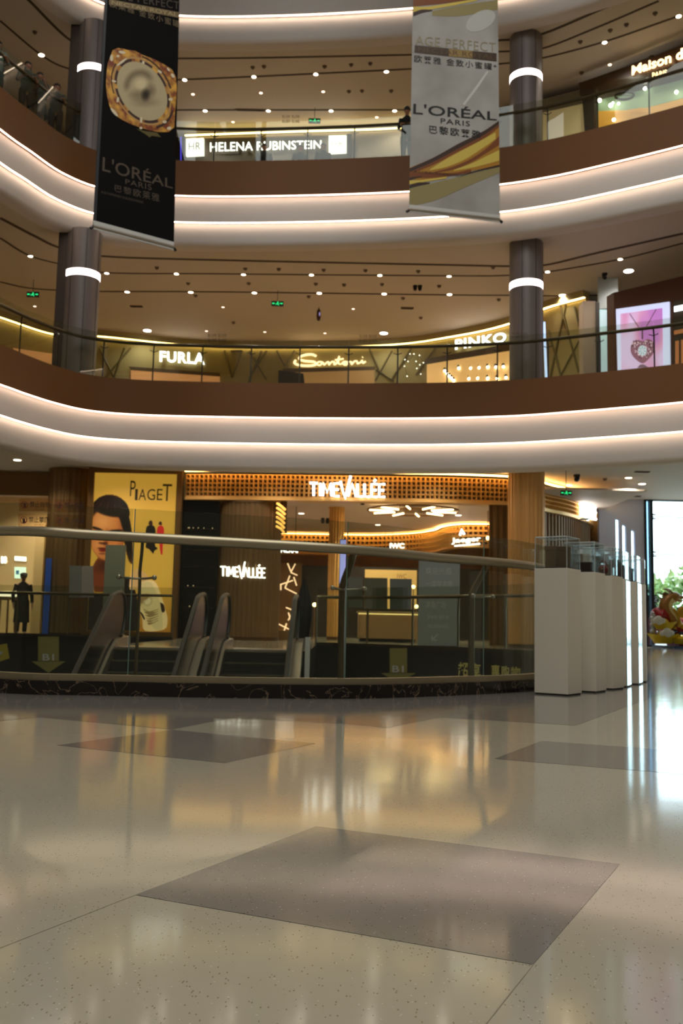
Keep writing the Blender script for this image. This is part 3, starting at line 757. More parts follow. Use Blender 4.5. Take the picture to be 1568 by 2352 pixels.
# dome cameras and other hung fittings
def dome(x, y, z, r, label):
    p = atz(x, y, z); t = thing('dome_camera', label, 'security camera', p)
    one(M_black).cyl(p + Vector((0, 0, -.03)), r * 1.15, .06, 20).build('mount', None, t, smooth_=True)
    one(M_blackgloss).lathe([(r, -.06), (r, -.06 - r * .9), (r * .8, -.06 - r * 1.4), (r * .4, -.06 - r * 1.75), (0, -.06 - r * 1.85)], p, 20).build('dome', None, t, smooth_=True)
dome(1324, 1090, CE0, .085, 'black dome camera under the ground storey ceiling at right')
dome(953, 656, CE1, .06, 'left black dome camera of the pair on the lower gallery ceiling')
dome(964, 656, CE1, .06, 'right black dome camera of the pair on the lower gallery ceiling')
dome(1388, 628, CE1, .07, 'black dome camera left of the bright lamp above the pink screen')
p = atz(732, 706, CE1); t = thing('hanging_ornament', 'slim dark lantern hanging from the middle of the lower gallery ceiling', 'lantern', p + Vector((0, 0, -.45)))
one(mat('dark_red_lacquer', (70, 30, 24), .4)).lathe([(0, -.47), (.05, -.44), (.075, -.3), (.06, -.12), (.02, -.05)], p, 12).build('body', None, t, smooth_=True)
one(M_darksteel).tube([p, p + Vector((0, 0, -.06))], .008, 5).build('cord', None, t)
one(mat('violet_glint', (160, 150, 220), .3, power=.8)).ball(p + Vector((.03, -.06, -.25)), .035, (.6, .5, 2)).build('lamp_window', None, t)  # violet glint made as a glowing bead; the pendant is no lamp
downlight(atz(1306, 1114, CE0), .09, 'round downlight in the ground storey ceiling beside the dome camera', None, power=60)
downlight(atz(1443, 1097, CE0), .09, 'small bright downlight in the ground storey ceiling above the pedestals', None, power=60)
downlight(atz(1474, 1111, CE0), .10, 'round downlight in the ground storey ceiling nearest the window', None, power=60)
downlight(atz(40, 1056, CE0), .10, 'round downlight in the ground storey ceiling at far left', None, power=60)
detector(1389, 1099, CE0, 'small dark detector on the ground storey ceiling', None)
for x in (-8.6, -6.4, -4.2, -2.0, .4, 2.6):  # unseen downlights added to light the landing and the shop facade
    downlight(Vector((x, 27.0, CE0)), .09, 'downlight of the row just behind the lowest white band, before the shopfronts', 'downlights before the shopfronts', power=95)

t = thing('light_string', 'string of tiny bulbs on the olive wall left of the golden shop', 'string lights', at_curve(955, 840, W1, .1))
for x, y in [(944, 815), (953, 815), (932, 828), (939, 832), (931, 843), (937, 866), (966, 818), (958, 832), (967, 840), (960, 848), (969, 861), (975, 835)]:
    one(mat('tiny_bulb', (255, 250, 240), .4, power=3.0)).ball(at_curve(x, y, W1, .12), .022, u=8, v=6).build('bulb', None, t)
for C_ in ([(944, 815), (932, 828), (931, 843), (937, 866)], [(953, 815), (939, 832)], [(966, 818), (958, 832), (960, 848)], [(966, 818), (975, 835), (967, 840), (969, 861)]):
    one(M_darksteel).tube([at_curve(x, y, W1, .10) for x, y in C_], .005, 4).build('wire', None, t)
def track_spot(p, label, r=.05, tilt=.5):
    t = thing('track_spotlight', label, 'spotlight', p)
    b = one(M_black).cyl(p + Vector((0, 0, -.02)), r * .9, .04, 14); b.build('mount', None, t)
    one(M_black).cyl(p + Vector((0, -.03, -.11)), r, .16, 14, M=Matrix.Rotation(tilt, 4, 'X')).build('lamp_head', None, t, smooth_=True)
    one(M_black).tube([p + Vector((0, 0, -.03)), p + Vector((0, -.02, -.08))], .012, 6).build('arm', None, t)

# ------------------------------------------------------------------ hanging banners
def banner_quad(bl, br, tl, tr, Y):
    """lower rod ends and upper edge points in the photo; the rod hangs level"""
    a = at(*bl, Y); b_ = atz(*br, a.z)
    ta = at_curve(*tl, [(a.x - .6, a.y), (a.x + .6, a.y)]); tb = at_curve(*tr, [(b_.x - .6, b_.y), (b_.x + .6, b_.y)])
    zt = 19.9
    tl3 = a + (ta - a) * ((zt - a.z) / (ta.z - a.z)); tr3 = b_ + (tb - b_) * ((zt - a.z) / (tb.z - a.z))
    return Quad(tl3, tr3, b_, a)
def q_at(q, x, y):
    """banner coordinates of a photo point"""
    n = q.n; d = ray(x, y); P = EYE + d * ((q.c[3] - EYE).dot(n) / d.dot(n))
    s, t = .5, .5
    for _ in range(30):
        e = P - q(s, t); ds = q(s + .001, t) - q(s, t); dt = q(s, t + .001) - q(s, t)
        ds *= 1000; dt *= 1000
        A11, A12, A22 = ds.dot(ds), ds.dot(dt), dt.dot(dt); b1, b2 = e.dot(ds), e.dot(dt); D = A11 * A22 - A12 * A12
        s += (b1 * A22 - b2 * A12) / D; t += (b2 * A11 - b1 * A12) / D
    return s, t
def banner_sub(q, P4, w=0.0):
    c = [q_at(q, *p) for p in P4]; return Quad(*[q(s, t, w) for s, t in c])
def cloth(q, m, name, parent, nu=10, nv=40, bow=.02):
    b = MB().use(m); rows = []
    for j in range(nv + 1):
        rows.append([q(i / nu, j / nv, 0) for i in range(nu + 1)])
    b.grid(rows)
    b.grid([[q(i / nu, j / nv, -.006) for i in range(nu + 1)] for j in range(nv + 1)])
    o = b.build(name, None, parent); return o
def px_poly(b, q, pts, w):
    b.face([q(*q_at(q, x, y), w) for x, y in pts])
def rodset(q, t, m):
    a, c = q(-.012, 0), q(1.012, 0); d = (c - a).normalized()
    one(m).tube([q(0, .006), q(1, .006)], .035, 10).build('bottom_rod', None, t, smooth_=True)
    one(mat('pale_hem', (206, 206, 200), .5)).slab([q(0, 0, .004), q(1, 0, .004), q(1, .016, .004), q(0, .016, .004)], q.n, .004).build('hem', None, t)
    b = one(M_black); b.tube([a - d * .03, q(.0, .004)], .03, 8); b.tube([q(1, .004), c + d * .03], .03, 8); b.build('rod_end', None, t)
    one(m).tube([q(0, 1), q(1, 1)], .03, 8).build('top_rod', None, t)
    b = one(M_steel); b.tube([q(.1, 1), q(.1, 1) + Vector((0, 0, 2.0))], .006, 5); b.tube([q(.9, 1), q(.9, 1) + Vector((0, 0, 2.0))], .006, 5); b.build('cable', None, t)

# black banner on the left
qL = banner_quad((213, 526), (399, 575), (240, 0), (412, 0), 19.0)
tL = thing('hanging_banner', 'tall black banner with a gold jar of cream hanging on the left', 'banner', qL(.5, 0))
cL = cloth(qL, mat('black_banner_cloth', (13, 11, 9), .8, spec=.15), 'cloth', tL)
rodset(qL, tL, M_steel)
b = one(mat('banner_edge_sheen', (34, 36, 40), .5)); b.face([qL(0, 0, .003), qL(.035, 0, .003), qL(.035, 1, .003), qL(0, 1, .003)]); b.build('edge_strip', None, cL)
Mbz = mat('printed_bronze', (112, 96, 66), .6); Mbz2 = mat('printed_dim_bronze', (70, 58, 46), .6); Mgp = mat('printed_gold', (192, 148, 84), .5)
letters('lettering', "L'ORÉAL", banner_sub(qL, [(236, 352), (391, 412), (391, 438), (234, 393)]), mat('printed_taupe', (80, 66, 50), .6), cL, .004, .006)
letters('lettering', 'PARIS', banner_sub(qL, [(286, 413), (344, 427), (344, 441), (286, 424)]), mat('printed_taupe', (80, 66, 50), .6), cL, 0, .006, spacing=1.15)
letters('lettering', '巴黎欧莱雅', banner_sub(qL, [(262, 425), (361, 449), (361, 468), (262, 441)]), mat('printed_taupe', (80, 66, 50), .6), cL, 0, .006, spacing=1.25, res=1)
letters('lettering', '本品为特殊用途化妆品请按说明使用', banner_sub(qL, [(231, 438), (325, 465), (325, 471), (231, 444)]), Mbz2, cL, 0, .006, res=1)
letters('lettering', 'AGE PERFECT', banner_sub(qL, [(256, -24), (408, 8), (408, 26), (256, -4)]), Mbz2, cL, 0, .006, spacing=1.1)
b = MB().use(mat('printed_gold_band', (120, 100, 62), .5)); px_poly(b, qL, [(250, -2), (408, 32), (408, 45), (250, 11)], .005); b.build('printed_band', None, cL)
letters('lettering', 'NECTAR ROYAL', banner_sub(qL, [(256, 2), (404, 33), (404, 43), (256, 10)]), mat('printed_pale_gold', (178, 160, 112), .5), cL, 0, .008)
letters('lettering', '欧莱雅 金致小蜜罐', banner_sub(qL, [(252, 2), (408, 52), (408, 68), (252, 16)]), Mbz, cL, 0, .006, spacing=1.3, res=1)
# the printed jar: gilded rounded-square rim, dark slots, cream with a swirl
def zp(P, x0=230, y0=90, f=8.711): return [(x0 + x / f, y0 + y / f) for x, y in P]
rim = [(180, 400), (240, 230), (340, 185), (440, 200), (520, 225), (680, 250), (850, 345), (1040, 420), (1240, 530), (1400, 640), (1475, 790), (1495, 1000), (1480, 1250), (1450, 1560), (1440, 1800), (1330, 1890), (1150, 1890), (950, 1850), (800, 1800), (600, 1720), (430, 1630), (280, 1520), (180, 1350), (130, 1130), (110, 900), (125, 640), (150, 470)]
Mj1 = noise_mix(mat('printed_amber', (150, 84, 22), .5), (128, 54, 12), (226, 170, 62), 5.5, 3, .38, .64); Mj1 = MATS['printed_amber']
b = MB().use(Mj1); px_poly(b, qL, zp(rim), .006); b.build('jar_rim', None, cL)
def ell(cx, cy, a, bb, rot, n=40, k=1.0): return [(cx + k * (a * math.cos(u) * math.cos(rot) - bb * math.sin(u) * math.sin(rot)), cy + k * (a * math.cos(u) * math.sin(rot) + bb * math.sin(u) * math.cos(rot))) for u in [2 * PI * i / n for i in range(n)]]
EL = (815, 1060, 640, 430, 1.05)
def band(k0, k1, u0, u1, m, w, name):
    b = MB().use(m); A = ell(*EL, 80, k0); B = ell(*EL, 80, k1); ra, rb_ = [], []
    for i in range(int(u0 * 80), int(u1 * 80) + 1):
        ra.append(qL(*q_at(qL, *zp([A[i % 80]])[0]), w)); rb_.append(qL(*q_at(qL, *zp([B[i % 80]])[0]), w))
    b.grid([ra, rb_]); return b.build(name, None, cL)
band(1.10, 1.16, 0, 1, Mgp, .0075, 'jar_ring'); 
Mdk = mat('printed_umber', (58, 26, 10), .6)
for u0, u1 in ((.02, .10), (.13, .20), (.24, .33), (.36, .43), (.47, .55), (.60, .68), (.72, .79), (.83, .90)): band(1.0, 1.10, u0, u1, Mdk, .008, 'jar_slot')
band(1.19, 1.24, .30, .46, Mdk, .0075, 'jar_slot'); band(1.2, 1.27, .62, .8, Mdk, .0075, 'jar_slot'); band(1.2, 1.28, .9, 1.04, Mdk, .0075, 'jar_slot')
Mspk = mat('printed_highlight', (226, 212, 178), .5)
for cx, cy, a, bb, rot in [(220, 385, 30, 65, 0), (425, 275, 70, 28, .2), (1330, 640, 45, 20, .9), (1415, 765, 50, 30, 1.0), (1340, 1820, 45, 35, 0), (1250, 1690, 40, 30, 0), (1370, 1240, 40, 30, 0), (270, 1470, 110, 28, .9), (840, 490, 25, 35, 0), (790, 1800, 30, 25, 0), (340, 1225, 25, 55, .2), (265, 850, 45, 22, .3), (1160, 680, 50, 25, .6), (420, 470, 130, 22, -.65), (795, 1640, 25, 60, 0), (345, 350, 30, 25, 0)]:
    b = MB().use(Mspk); px_poly(b, qL, zp(ell(cx, cy, a, bb, rot, 14)), .0095); b.build('jar_highlight', None, cL)
# cream as a shallow printed swirl: colour follows a spiral
Mcream = mat('printed_cream', (176, 166, 136), .7); N, L, bs = nodes(Mcream)
at_ = N.new('ShaderNodeVertexColor'); at_.layer_name = 'swirl'; L.new(at_.outputs[0], bs.inputs['Base Color'])
b = MB().use(Mcream); rows, idx = [], {}
nr, na = 30, 80
Z = [ell(*EL, na, max(i / nr, .002)) for i in range(nr + 1)]
V = b.grid([[qL(*q_at(qL, *zp([p])[0]), .0085) for p in r_] for r_ in Z], close_v=True); lay = b.bm.loops.layers.color.new('swirl')
def blob(x, y, cx, cy, rx, ry, e_): return min(1, max(0, (1 + e_ - math.hypot((x - cx) / rx, (y - cy) / ry)) / (2 * e_)))
def swirl(x, y):
    g_ = .84; r = math.hypot((x - 800) / 1.0, (y - 960) / 1.1); a = math.atan2(y - 960, x - 800)
    if a > 0: a -= 2 * PI
    k_ = max(0, 1 - abs(r - 285 + 25 * (a + PI)) / 95) * max(0, min(1, (a + 3.6) / .5)) * max(0, min(1, (-.2 - a) / .8))
    g_ -= .34 * k_; g_ -= .62 * blob(x, y, 880, 1140, 70, 100, .6); g_ -= .34 * blob(x, y, 980, 1060, 80, 110, .8); g_ -= .26 * blob(x, y, 720, 1140, 130, 80, .8); g_ -= .2 * blob(x, y, 880, 1290, 200, 70, .8)
    return min(1, max(0, g_ + .2 * blob(x, y, 790, 920, 100, 90, .6)))
for i in range(nr + 1):
    for j in range(na): idx[V[i][j]] = swirl(*Z[i][j])
c_lo, c_hi = lin((100, 80, 48)), lin((238, 230, 206))
for f in b.bm.faces:
    for lp in f.loops: lp[lay] = (*[a + (c - a) * idx[lp.vert] for a, c in zip(c_lo, c_hi)], 1)
b.build('jar_cream', None, cL)
b = MB().use(mat('printed_olive', (92, 80, 26), .6)); px_poly(b, qL, zp([(700, 1810), (860, 1860), (1100, 1900), (1180, 1990), (1000, 1960), (960, 1990), (870, 1920)]), .0055); b.build('jar_shine', None, cL)

# white and gold banner on the right
qR = banner_quad((939, 487), (1148, 511), (948, 0), (1143, 0), 20.0)
tR = thing('hanging_banner', 'tall white banner with flowing gold and black lettering hanging right of the centre', 'banner', qR(.5, 0))
cR = cloth(qR, noise_mix(mat('silver_banner_cloth', (196, 194, 188), .55), (152, 149, 142), (182, 181, 175), .8, 3, .35, .65) and MATS['silver_banner_cloth'], 'cloth', tR)
rodset(qR, tR, M_steel)
Mink = mat('printed_black', (18, 18, 14), .6); Mtaupe2 = mat('printed_khaki', (150, 140, 112), .6)
letters('lettering', "L'ORÉAL", banner_sub(qR, [(949, 232), (1139, 254), (1139, 279), (948, 262)]), Mink, cR, .012, .006)
letters('lettering', 'PARIS', banner_sub(qR, [(1011, 272), (1078, 280), (1078, 292), (1011, 284)]), Mink, cR, .008, .006, spacing=1.15)
letters('lettering', '巴黎欧莱雅', banner_sub(qR, [(985, 288), (1102, 302), (1102, 320), (985, 307)]), Mink, cR, .008, .009, spacing=1.25, res=1)
letters('lettering', 'AGE PERFECT', banner_sub(qR, [(954, 82), (1137, 100), (1137, 122), (953, 103)]), Mtaupe2, cR, 0, .006, spacing=1.1)
Mband = mat('printed_brown_band', (66, 48, 30), .5)
b = MB().use(Mband); px_poly(b, qR, [(952, 104), (1139, 124), (1139, 143), (951, 121)], .005)
b.build('printed_band', None, cR)
b = MB().use(mat('printed_gold_fade', (150, 122, 66), .5)); px_poly(b, qR, [(1030, 113), (1084, 118.5), (1084, 135), (1030, 130)], .006); b.build('printed_band', None, cR)
letters('lettering', 'NECTAR ROYAL', banner_sub(qR, [(960, 108), (1134, 127), (1134, 139), (960, 119)]), mat('printed_dark_gold', (96, 72, 40), .5), cR, 0, .008)
letters('lettering', '欧莱雅 金致小蜜罐*', banner_sub(qR, [(951, 126), (1139, 148), (1139, 164), (951, 143)]), Mink, cR, .006, .006, spacing=1.3, res=1)
def ribbon(name, up, dn, m, w):
    b = MB().use(m); U, D = spline([(x, y, 0) for x, y in up], 5), spline([(x, y, 0) for x, y in dn], 5)
    b.grid([[qR(*q_at(qR, p.x, p.y), w) for p in U], [qR(*q_at(qR, p.x, p.y), w) for p in D]]); b.build(name, None, cR)
def zr(P, x0=940, y0=300, f=7.127): return [(x0 + x / f, y0 + y / f) for x, y in P]
Ra = mat('printed_russet', (124, 66, 16), .55); Rb = mat('printed_ochre', (176, 124, 28), .55); Rc = mat('printed_light_gold', (214, 190, 84), .55); Rd = mat('printed_dark_russet', (58, 34, 18), .55); Re = mat('printed_sand', (150, 138, 88), .6); Rg = mat('printed_silver', (206, 206, 200), .5)
ribbon('gold_flow', zr([(0, 610), (400, 440), (800, 220), (1200, 30), (1455, -150)]), zr([(0, 800), (300, 810), (700, 740), (1100, 650), (1460, 590)]), Rb, .004)
ribbon('gold_flow', zr([(0, 620), (400, 440), (800, 220), (1200, 20), (1455, -150)]), zr([(0, 680), (400, 510), (800, 300), (1200, 90), (1455, -90)]), Rd, .005)
ribbon('gold_flow', zr([(0, 680), (400, 510), (800, 300), (1200, 90), (1455, -90)]), zr([(0, 720), (400, 560), (800, 350), (1200, 150), (1455, -40)]), Ra, .005)
ribbon('gold_flow', zr([(330, 640), (600, 470), (900, 310), (1200, 150), (1400, 40)]), zr([(330, 655), (600, 600), (900, 480), (1200, 290), (1400, 150)]), Rc, .005)
ribbon('gold_flow', zr([(400, 680), (700, 600), (1000, 470), (1250, 300), (1460, 100)]), zr([(400, 700), (700, 650), (1000, 530), (1250, 380), (1460, 250)]), Ra, .006)
ribbon('gold_flow', zr([(720, 650), (1000, 550), (1250, 430), (1460, 330)]), zr([(720, 665), (1000, 620), (1250, 560), (1460, 500)]), Rc, .006)
ribbon('gold_flow', zr([(0, 690), (300, 690), (700, 700), (1000, 640)]), zr([(0, 770), (300, 780), (700, 745), (1000, 690)]), Ra, .0065)
ribbon('gold_flow', zr([(0, 770), (200, 745)]), zr([(0, 815), (200, 760)]), Rd, .007)
ribbon('gold_flow', zr([(0, 815), (200, 810), (600, 760)]), zr([(0, 880), (200, 850), (600, 790)]), Rc, .007)
ribbon('gold_flow', zr([(0, 895), (150, 850), (330, 855)]), zr([(0, 945), (150, 905), (330, 870)]), Rd, .0075)
ribbon('gold_flow', zr([(850, 735), (1150, 645), (1465, 570)]), zr([(850, 750), (1150, 670), (1465, 605)]), Rd, .007)
ribbon('gold_flow', zr([(0, 945), (400, 860), (900, 740), (1465, 605)]), zr([(0, 1240), (400, 1150), (900, 940), (1465, 700)]), Re, .004)
def zu(P): return zr(P, 940, 0, 7.127)
ribbon('gold_flow', zu([(50, -60), (500, -60), (1000, -60), (1440, -60)]), zu([(60, 110), (500, 70), (900, 20), (1440, -20)]), Ra, .004)
ribbon('gold_flow', zu([(60, 110), (300, 110), (700, 50), (1100, -10)]), zu([(60, 200), (300, 165), (700, 100), (1100, 20)]), Rc, .005)
ribbon('gold_flow', zu([(60, 205), (200, 160), (370, 165)]), zu([(60, 270), (200, 215), (370, 185)]), Rd, .006)
ribbon('gold_flow', zu([(370, 185), (800, 100), (1440, 10)]), zu([(370, 260), (800, 270), (1440, 170)]), Re, .0035)
letters('lettering', '本品为普通化妆品请按说明使用', banner_sub(qR, [(950, 391), (1060, 402), (1060, 408), (950, 397)]), Rd, cR, 0, .009, res=1)
b = MB().use(mat('printed_pale_patch', (190, 191, 184), .6)); px_poly(b, qR, zu(ell(1160, 350, 260, 150, -.5, 30)), .0038); b.build('pale_patch', None, cR)
ribbon('pale_streak', zu([(860, 1720), (1080, 1420), (1260, 1170)]), zu([(900, 1730), (1120, 1440), (1290, 1180)]), Rg, .004)

# ------------------------------------------------------------------ ground storey facade
FC = plan([(-3.7 - .9, 28.3), (-3.4, 28.15), (-1.0, 28.0), (1.5, 27.9), (3.4, 27.85), (5.2, 28.2)] + [tuple(atz(x, y, 4.78)[:2]) for x, y in ((1262, 1124), (1300, 1133), (1335, 1146), (1362, 1162))] + [(9.2, 36.3), (9.0, 38.5)], 6)
FC = resample(FC, .1)
fz0, fz1 = 4.07, 4.82
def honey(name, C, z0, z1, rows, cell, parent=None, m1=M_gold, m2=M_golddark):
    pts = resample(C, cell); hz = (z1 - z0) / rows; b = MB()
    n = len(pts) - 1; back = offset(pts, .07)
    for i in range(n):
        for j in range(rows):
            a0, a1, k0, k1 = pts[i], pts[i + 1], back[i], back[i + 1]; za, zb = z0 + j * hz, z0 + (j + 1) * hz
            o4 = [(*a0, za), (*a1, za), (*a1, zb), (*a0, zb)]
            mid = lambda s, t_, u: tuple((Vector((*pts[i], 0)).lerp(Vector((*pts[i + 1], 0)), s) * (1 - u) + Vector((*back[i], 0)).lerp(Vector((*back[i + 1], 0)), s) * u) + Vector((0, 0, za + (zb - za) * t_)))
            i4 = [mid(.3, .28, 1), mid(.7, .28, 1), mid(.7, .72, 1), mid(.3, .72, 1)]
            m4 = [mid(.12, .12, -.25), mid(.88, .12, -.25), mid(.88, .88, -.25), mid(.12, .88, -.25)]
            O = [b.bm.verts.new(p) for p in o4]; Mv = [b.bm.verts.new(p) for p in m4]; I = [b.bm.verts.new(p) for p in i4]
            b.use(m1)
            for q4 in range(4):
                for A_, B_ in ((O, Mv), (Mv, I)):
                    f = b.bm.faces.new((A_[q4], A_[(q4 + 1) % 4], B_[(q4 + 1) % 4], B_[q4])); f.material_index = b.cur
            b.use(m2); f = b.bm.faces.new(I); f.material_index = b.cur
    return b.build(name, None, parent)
t = thing('shop_fascia', 'long curved gold honeycomb fascia over the watch shop entrance', 'fascia', (1, 28, fz0))
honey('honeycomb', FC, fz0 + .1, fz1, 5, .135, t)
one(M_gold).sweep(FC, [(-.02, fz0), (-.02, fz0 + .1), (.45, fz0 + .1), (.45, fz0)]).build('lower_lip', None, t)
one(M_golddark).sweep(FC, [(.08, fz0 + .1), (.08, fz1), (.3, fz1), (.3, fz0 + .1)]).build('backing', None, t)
tag(one(M_ledgold).sweep(FC, [(-.16, fz1 + .06), (-.16, fz1 + .09), (-.09, fz1 + .09), (-.09, fz1 + .06)]).build('cove_light_strip'), 'golden light line along the top of the long curved fascia', 'light strip')
t = thing('shop_sign', 'large white lit TIMEVALLÉE letters on the curved gold fascia', 'shop sign', at(800, 1122, 27.9))
tube_word('lettering', Quad(at(711, 1110, 27.86), at(884, 1113, 27.8), at(884, 1142, 27.8), at(711, 1139, 27.86)), M_sign, t, .036)
t = thing('shop_sign', 'white lit shop letters on the far right bend of the gold fascia', 'shop sign', at_curve(1340, 1172, FC, .1))
qs = Quad(at_curve(1320, 1158, FC, .14), at_curve(1356, 1165, FC, .14), at_curve(1356, 1193, FC, .14), at_curve(1320, 1186, FC, .14))
tube_word('lettering', qs, M_sign, t, .05, w=.03)
# floor band and gold ribbed wall beyond the gold column
RW = resample([c for c in offset(FC, .12) if c[0] > 4.2], .05)
b = MB().use(M_bronze)
rib = [[(p[0], p[1], z) for p in offset(RW, 0)] for z in (0.0, fz0)]
alt = [Vector((*c, 0)) for c in RW]; inn = offset(RW, .035)
b.grid([[((c if i % 4 < 2 else d)[0], (c if i % 4 < 2 else d)[1], z) for i, (c, d) in enumerate(zip(RW, inn))] for z in (0.0, fz0)])
struct(b.build('wall_gold'))
# ribbed cladding columns of the ground storey
def ribbed(name, label, c, r, z0, z1, m, n=96, cat='column', d=.012):
    t = thing(name, label, cat, (c[0], c[1], z0))
    MB().use(m).lathe([(r, z0), (r, z1)], (c[0], c[1], 0), n, lambda k_: d if (k_ // 2) % 2 else -d).build('ribbed_cladding', None, t)
    one(M_golddark).lathe([(r + .02, z0), (r + .02, z0 + .1), (r - .02, z0 + .1)], (c[0], c[1], 0), 48).build('plinth', None, t)
    one(m).lathe([(r - .02, z1 - .06), (r + .03, z1 - .06), (r + .03, z1), (r - .02, z1)], (c[0], c[1], 0), 48).build('cap', None, t)
    return t
ribbed('ribbed_column', 'gold ribbed round column right of the watch shop entrance', (4.9, 25.55), .47, 0, CE0, mat('column_gold', (226, 174, 104), .36, .45))
ribbed('ribbed_column', 'dark bronze ribbed round column at the left of the watch poster', (-8.22, 29.2), .64, 0, CE0, M_bronzedk)
dr = ribbed('ribbed_column', 'broad bronze ribbed drum with a small lit TIMEVALLÉE sign', (-2.72, 29.0), .92, 0, fz0, mat('drum_cladding', (122, 96, 62), .38, .4), 160)
t = thing('shop_sign', 'small white lit TIMEVALLÉE letters on the broad ribbed drum', 'shop sign', at(557, 1312, 28.02))
DR = [(-2.72 + .94 * math.cos(a), 29.0 + .94 * math.sin(a)) for a in [PI + PI * i / 40 for i in range(41)]]
class Bent:
    n = Vector((0, -1, 0))
    def __call__(q, s_, t_, w=0.0): return at_curve(508 + 100 * s_, 1323 + 4 * s_ - 21.5 * t_, DR, .02)
tube_word('lettering', Bent(), M_sign, t, .024, w=.0)
gl = one(mat('gold_ring_light', (255, 196, 96), .35, power=1.1))
t = thing('ring_lights', 'stack of glowing gold curved bars beside the ribbed drum', 'light', at(645, 1180, 28.1))
for i in range(6):  # gold rings of a fascia, not lamps; their shine is put in as glow
    b = one(MATS['gold_ring_light']); y = 1156 + i * 10.5
    b.tube([at(636 - i * .3, y, 28.1), at(645, y + 6, 28.0), at(655 - i * .6, y + 15, 28.1)], .035, 6); b.build('glowing_bar', None, t)
one(M_golddark).tube([at(652, 1152, 28.3), at(651, 1225, 28.3)], .1, 10).build('core', None, t)
# brown bulkhead over the left shop and poster
struct(one(M_bronzedk).span((-14, 29.6, 4.25), (-8.6, 30.0, CE0)).build('trim_30'))
struct(one(M_bronzedk).span((-7.5, 29.0, 0), (-7.2, 29.3, CE0)).build('trim_31'))
# backlit poster in a bronze frame
def pp(x, y): return (x / 3.484, 1050 + y / 3.484)
PY = 28.3
qP = Quad(at(210, 1085, PY), at(406, 1090, PY), at(388, 1450, PY), at(198, 1450, PY))
z_t, z_b = qP(.5, 1).z, qP(.5, 0).z
xl, xr = at(209, 1270, PY).x, at(400, 1270, PY).x
qP = Quad(Vector((xl, PY, z_t)), Vector((xr, PY, z_t)), Vector((xr, PY, z_b)), Vector((xl, PY, z_b)))
t = thing('backlit_poster', 'tall golden backlit watch poster of a woman in a bronze frame', 'poster', (qP(.5, 0)))
PWR = .68
def pm(n_, c): return mat('print_' + n_, c, .5, power=PWR, spec=.3)
Mpg = mat('print_gold', (196, 152, 58), .5, power=PWR); N, L, bs = nodes(Mpg)
tc_ = N.new('ShaderNodeTexCoord'); sp_ = N.new('ShaderNodeSeparateXYZ'); r_ = N.new('ShaderNodeValToRGB'); mp_ = N.new('ShaderNodeMapRange')
mp_.inputs[1].default_value = 0; mp_.inputs[2].default_value = 1
L.new(tc_.outputs['Generated'], sp_.inputs[0]); L.new(sp_.outputs[2], r_.inputs[0])
for pos, c in ((0, (172, 112, 30)), (.35, (206, 160, 62)), (.65, (196, 152, 58)), (1, (188, 144, 50))):
    e = r_.color_ramp.elements.new(pos) if pos not in (0, 1) else r_.color_ramp.elements[0 if pos == 0 else -1]
    e.color = (*lin(c), 1)
L.new(r_.outputs[0], bs.inputs['Emission Color']); L.new(r_.outputs[0], bs.inputs['Base Color'])
lit = one(Mpg).slab([qP(0, 0), qP(1, 0), qP(1, 1), qP(0, 1)], (0, 1, 0), .04).build('lit_print', None, t)
b = one(M_bronze)
fw = .16
b.span((xl - fw, PY - .08, 0), (xl, PY + .2, CE0 - .03)); b.span((xr, PY - .08, 0), (xr + fw, PY + .2, CE0 - .03)); b.span((xl, PY - .08, z_t), (xr, PY + .2, CE0 - .03)); b.span((xl, PY - .08, 0), (xr, PY + .2, z_b))
b.build('frame', None, t); t = lit
def print_poly(name, pts, m, w, zoomed=True):
    b = MB().use(m); n_ = Vector((0, -1, 0)); P = []
    for p in (spline([(x, y, 0) for x, y in pts + [pts[0]]], 3)[:-1]):
        x, y = pp(p.x, p.y) if zoomed else (p.x, p.y)
        v = at(x, y, PY); v.x = min(max(v.x, xl + .005), xr - .005); v.z = min(max(v.z, z_b + .005), z_t - .005); P.append(v + n_ * w)
    f = b.face(P); bmesh.ops.triangulate(b.bm, faces=[f]); return b.build(name, None, t)
print_poly('printed_dress', [(690, 1060), (780, 1090), (900, 1080), (1010, 960), (1080, 1060), (1110, 1250), (1080, 1400), (690, 1400)], pm('dress', (30, 24, 20)), .008)
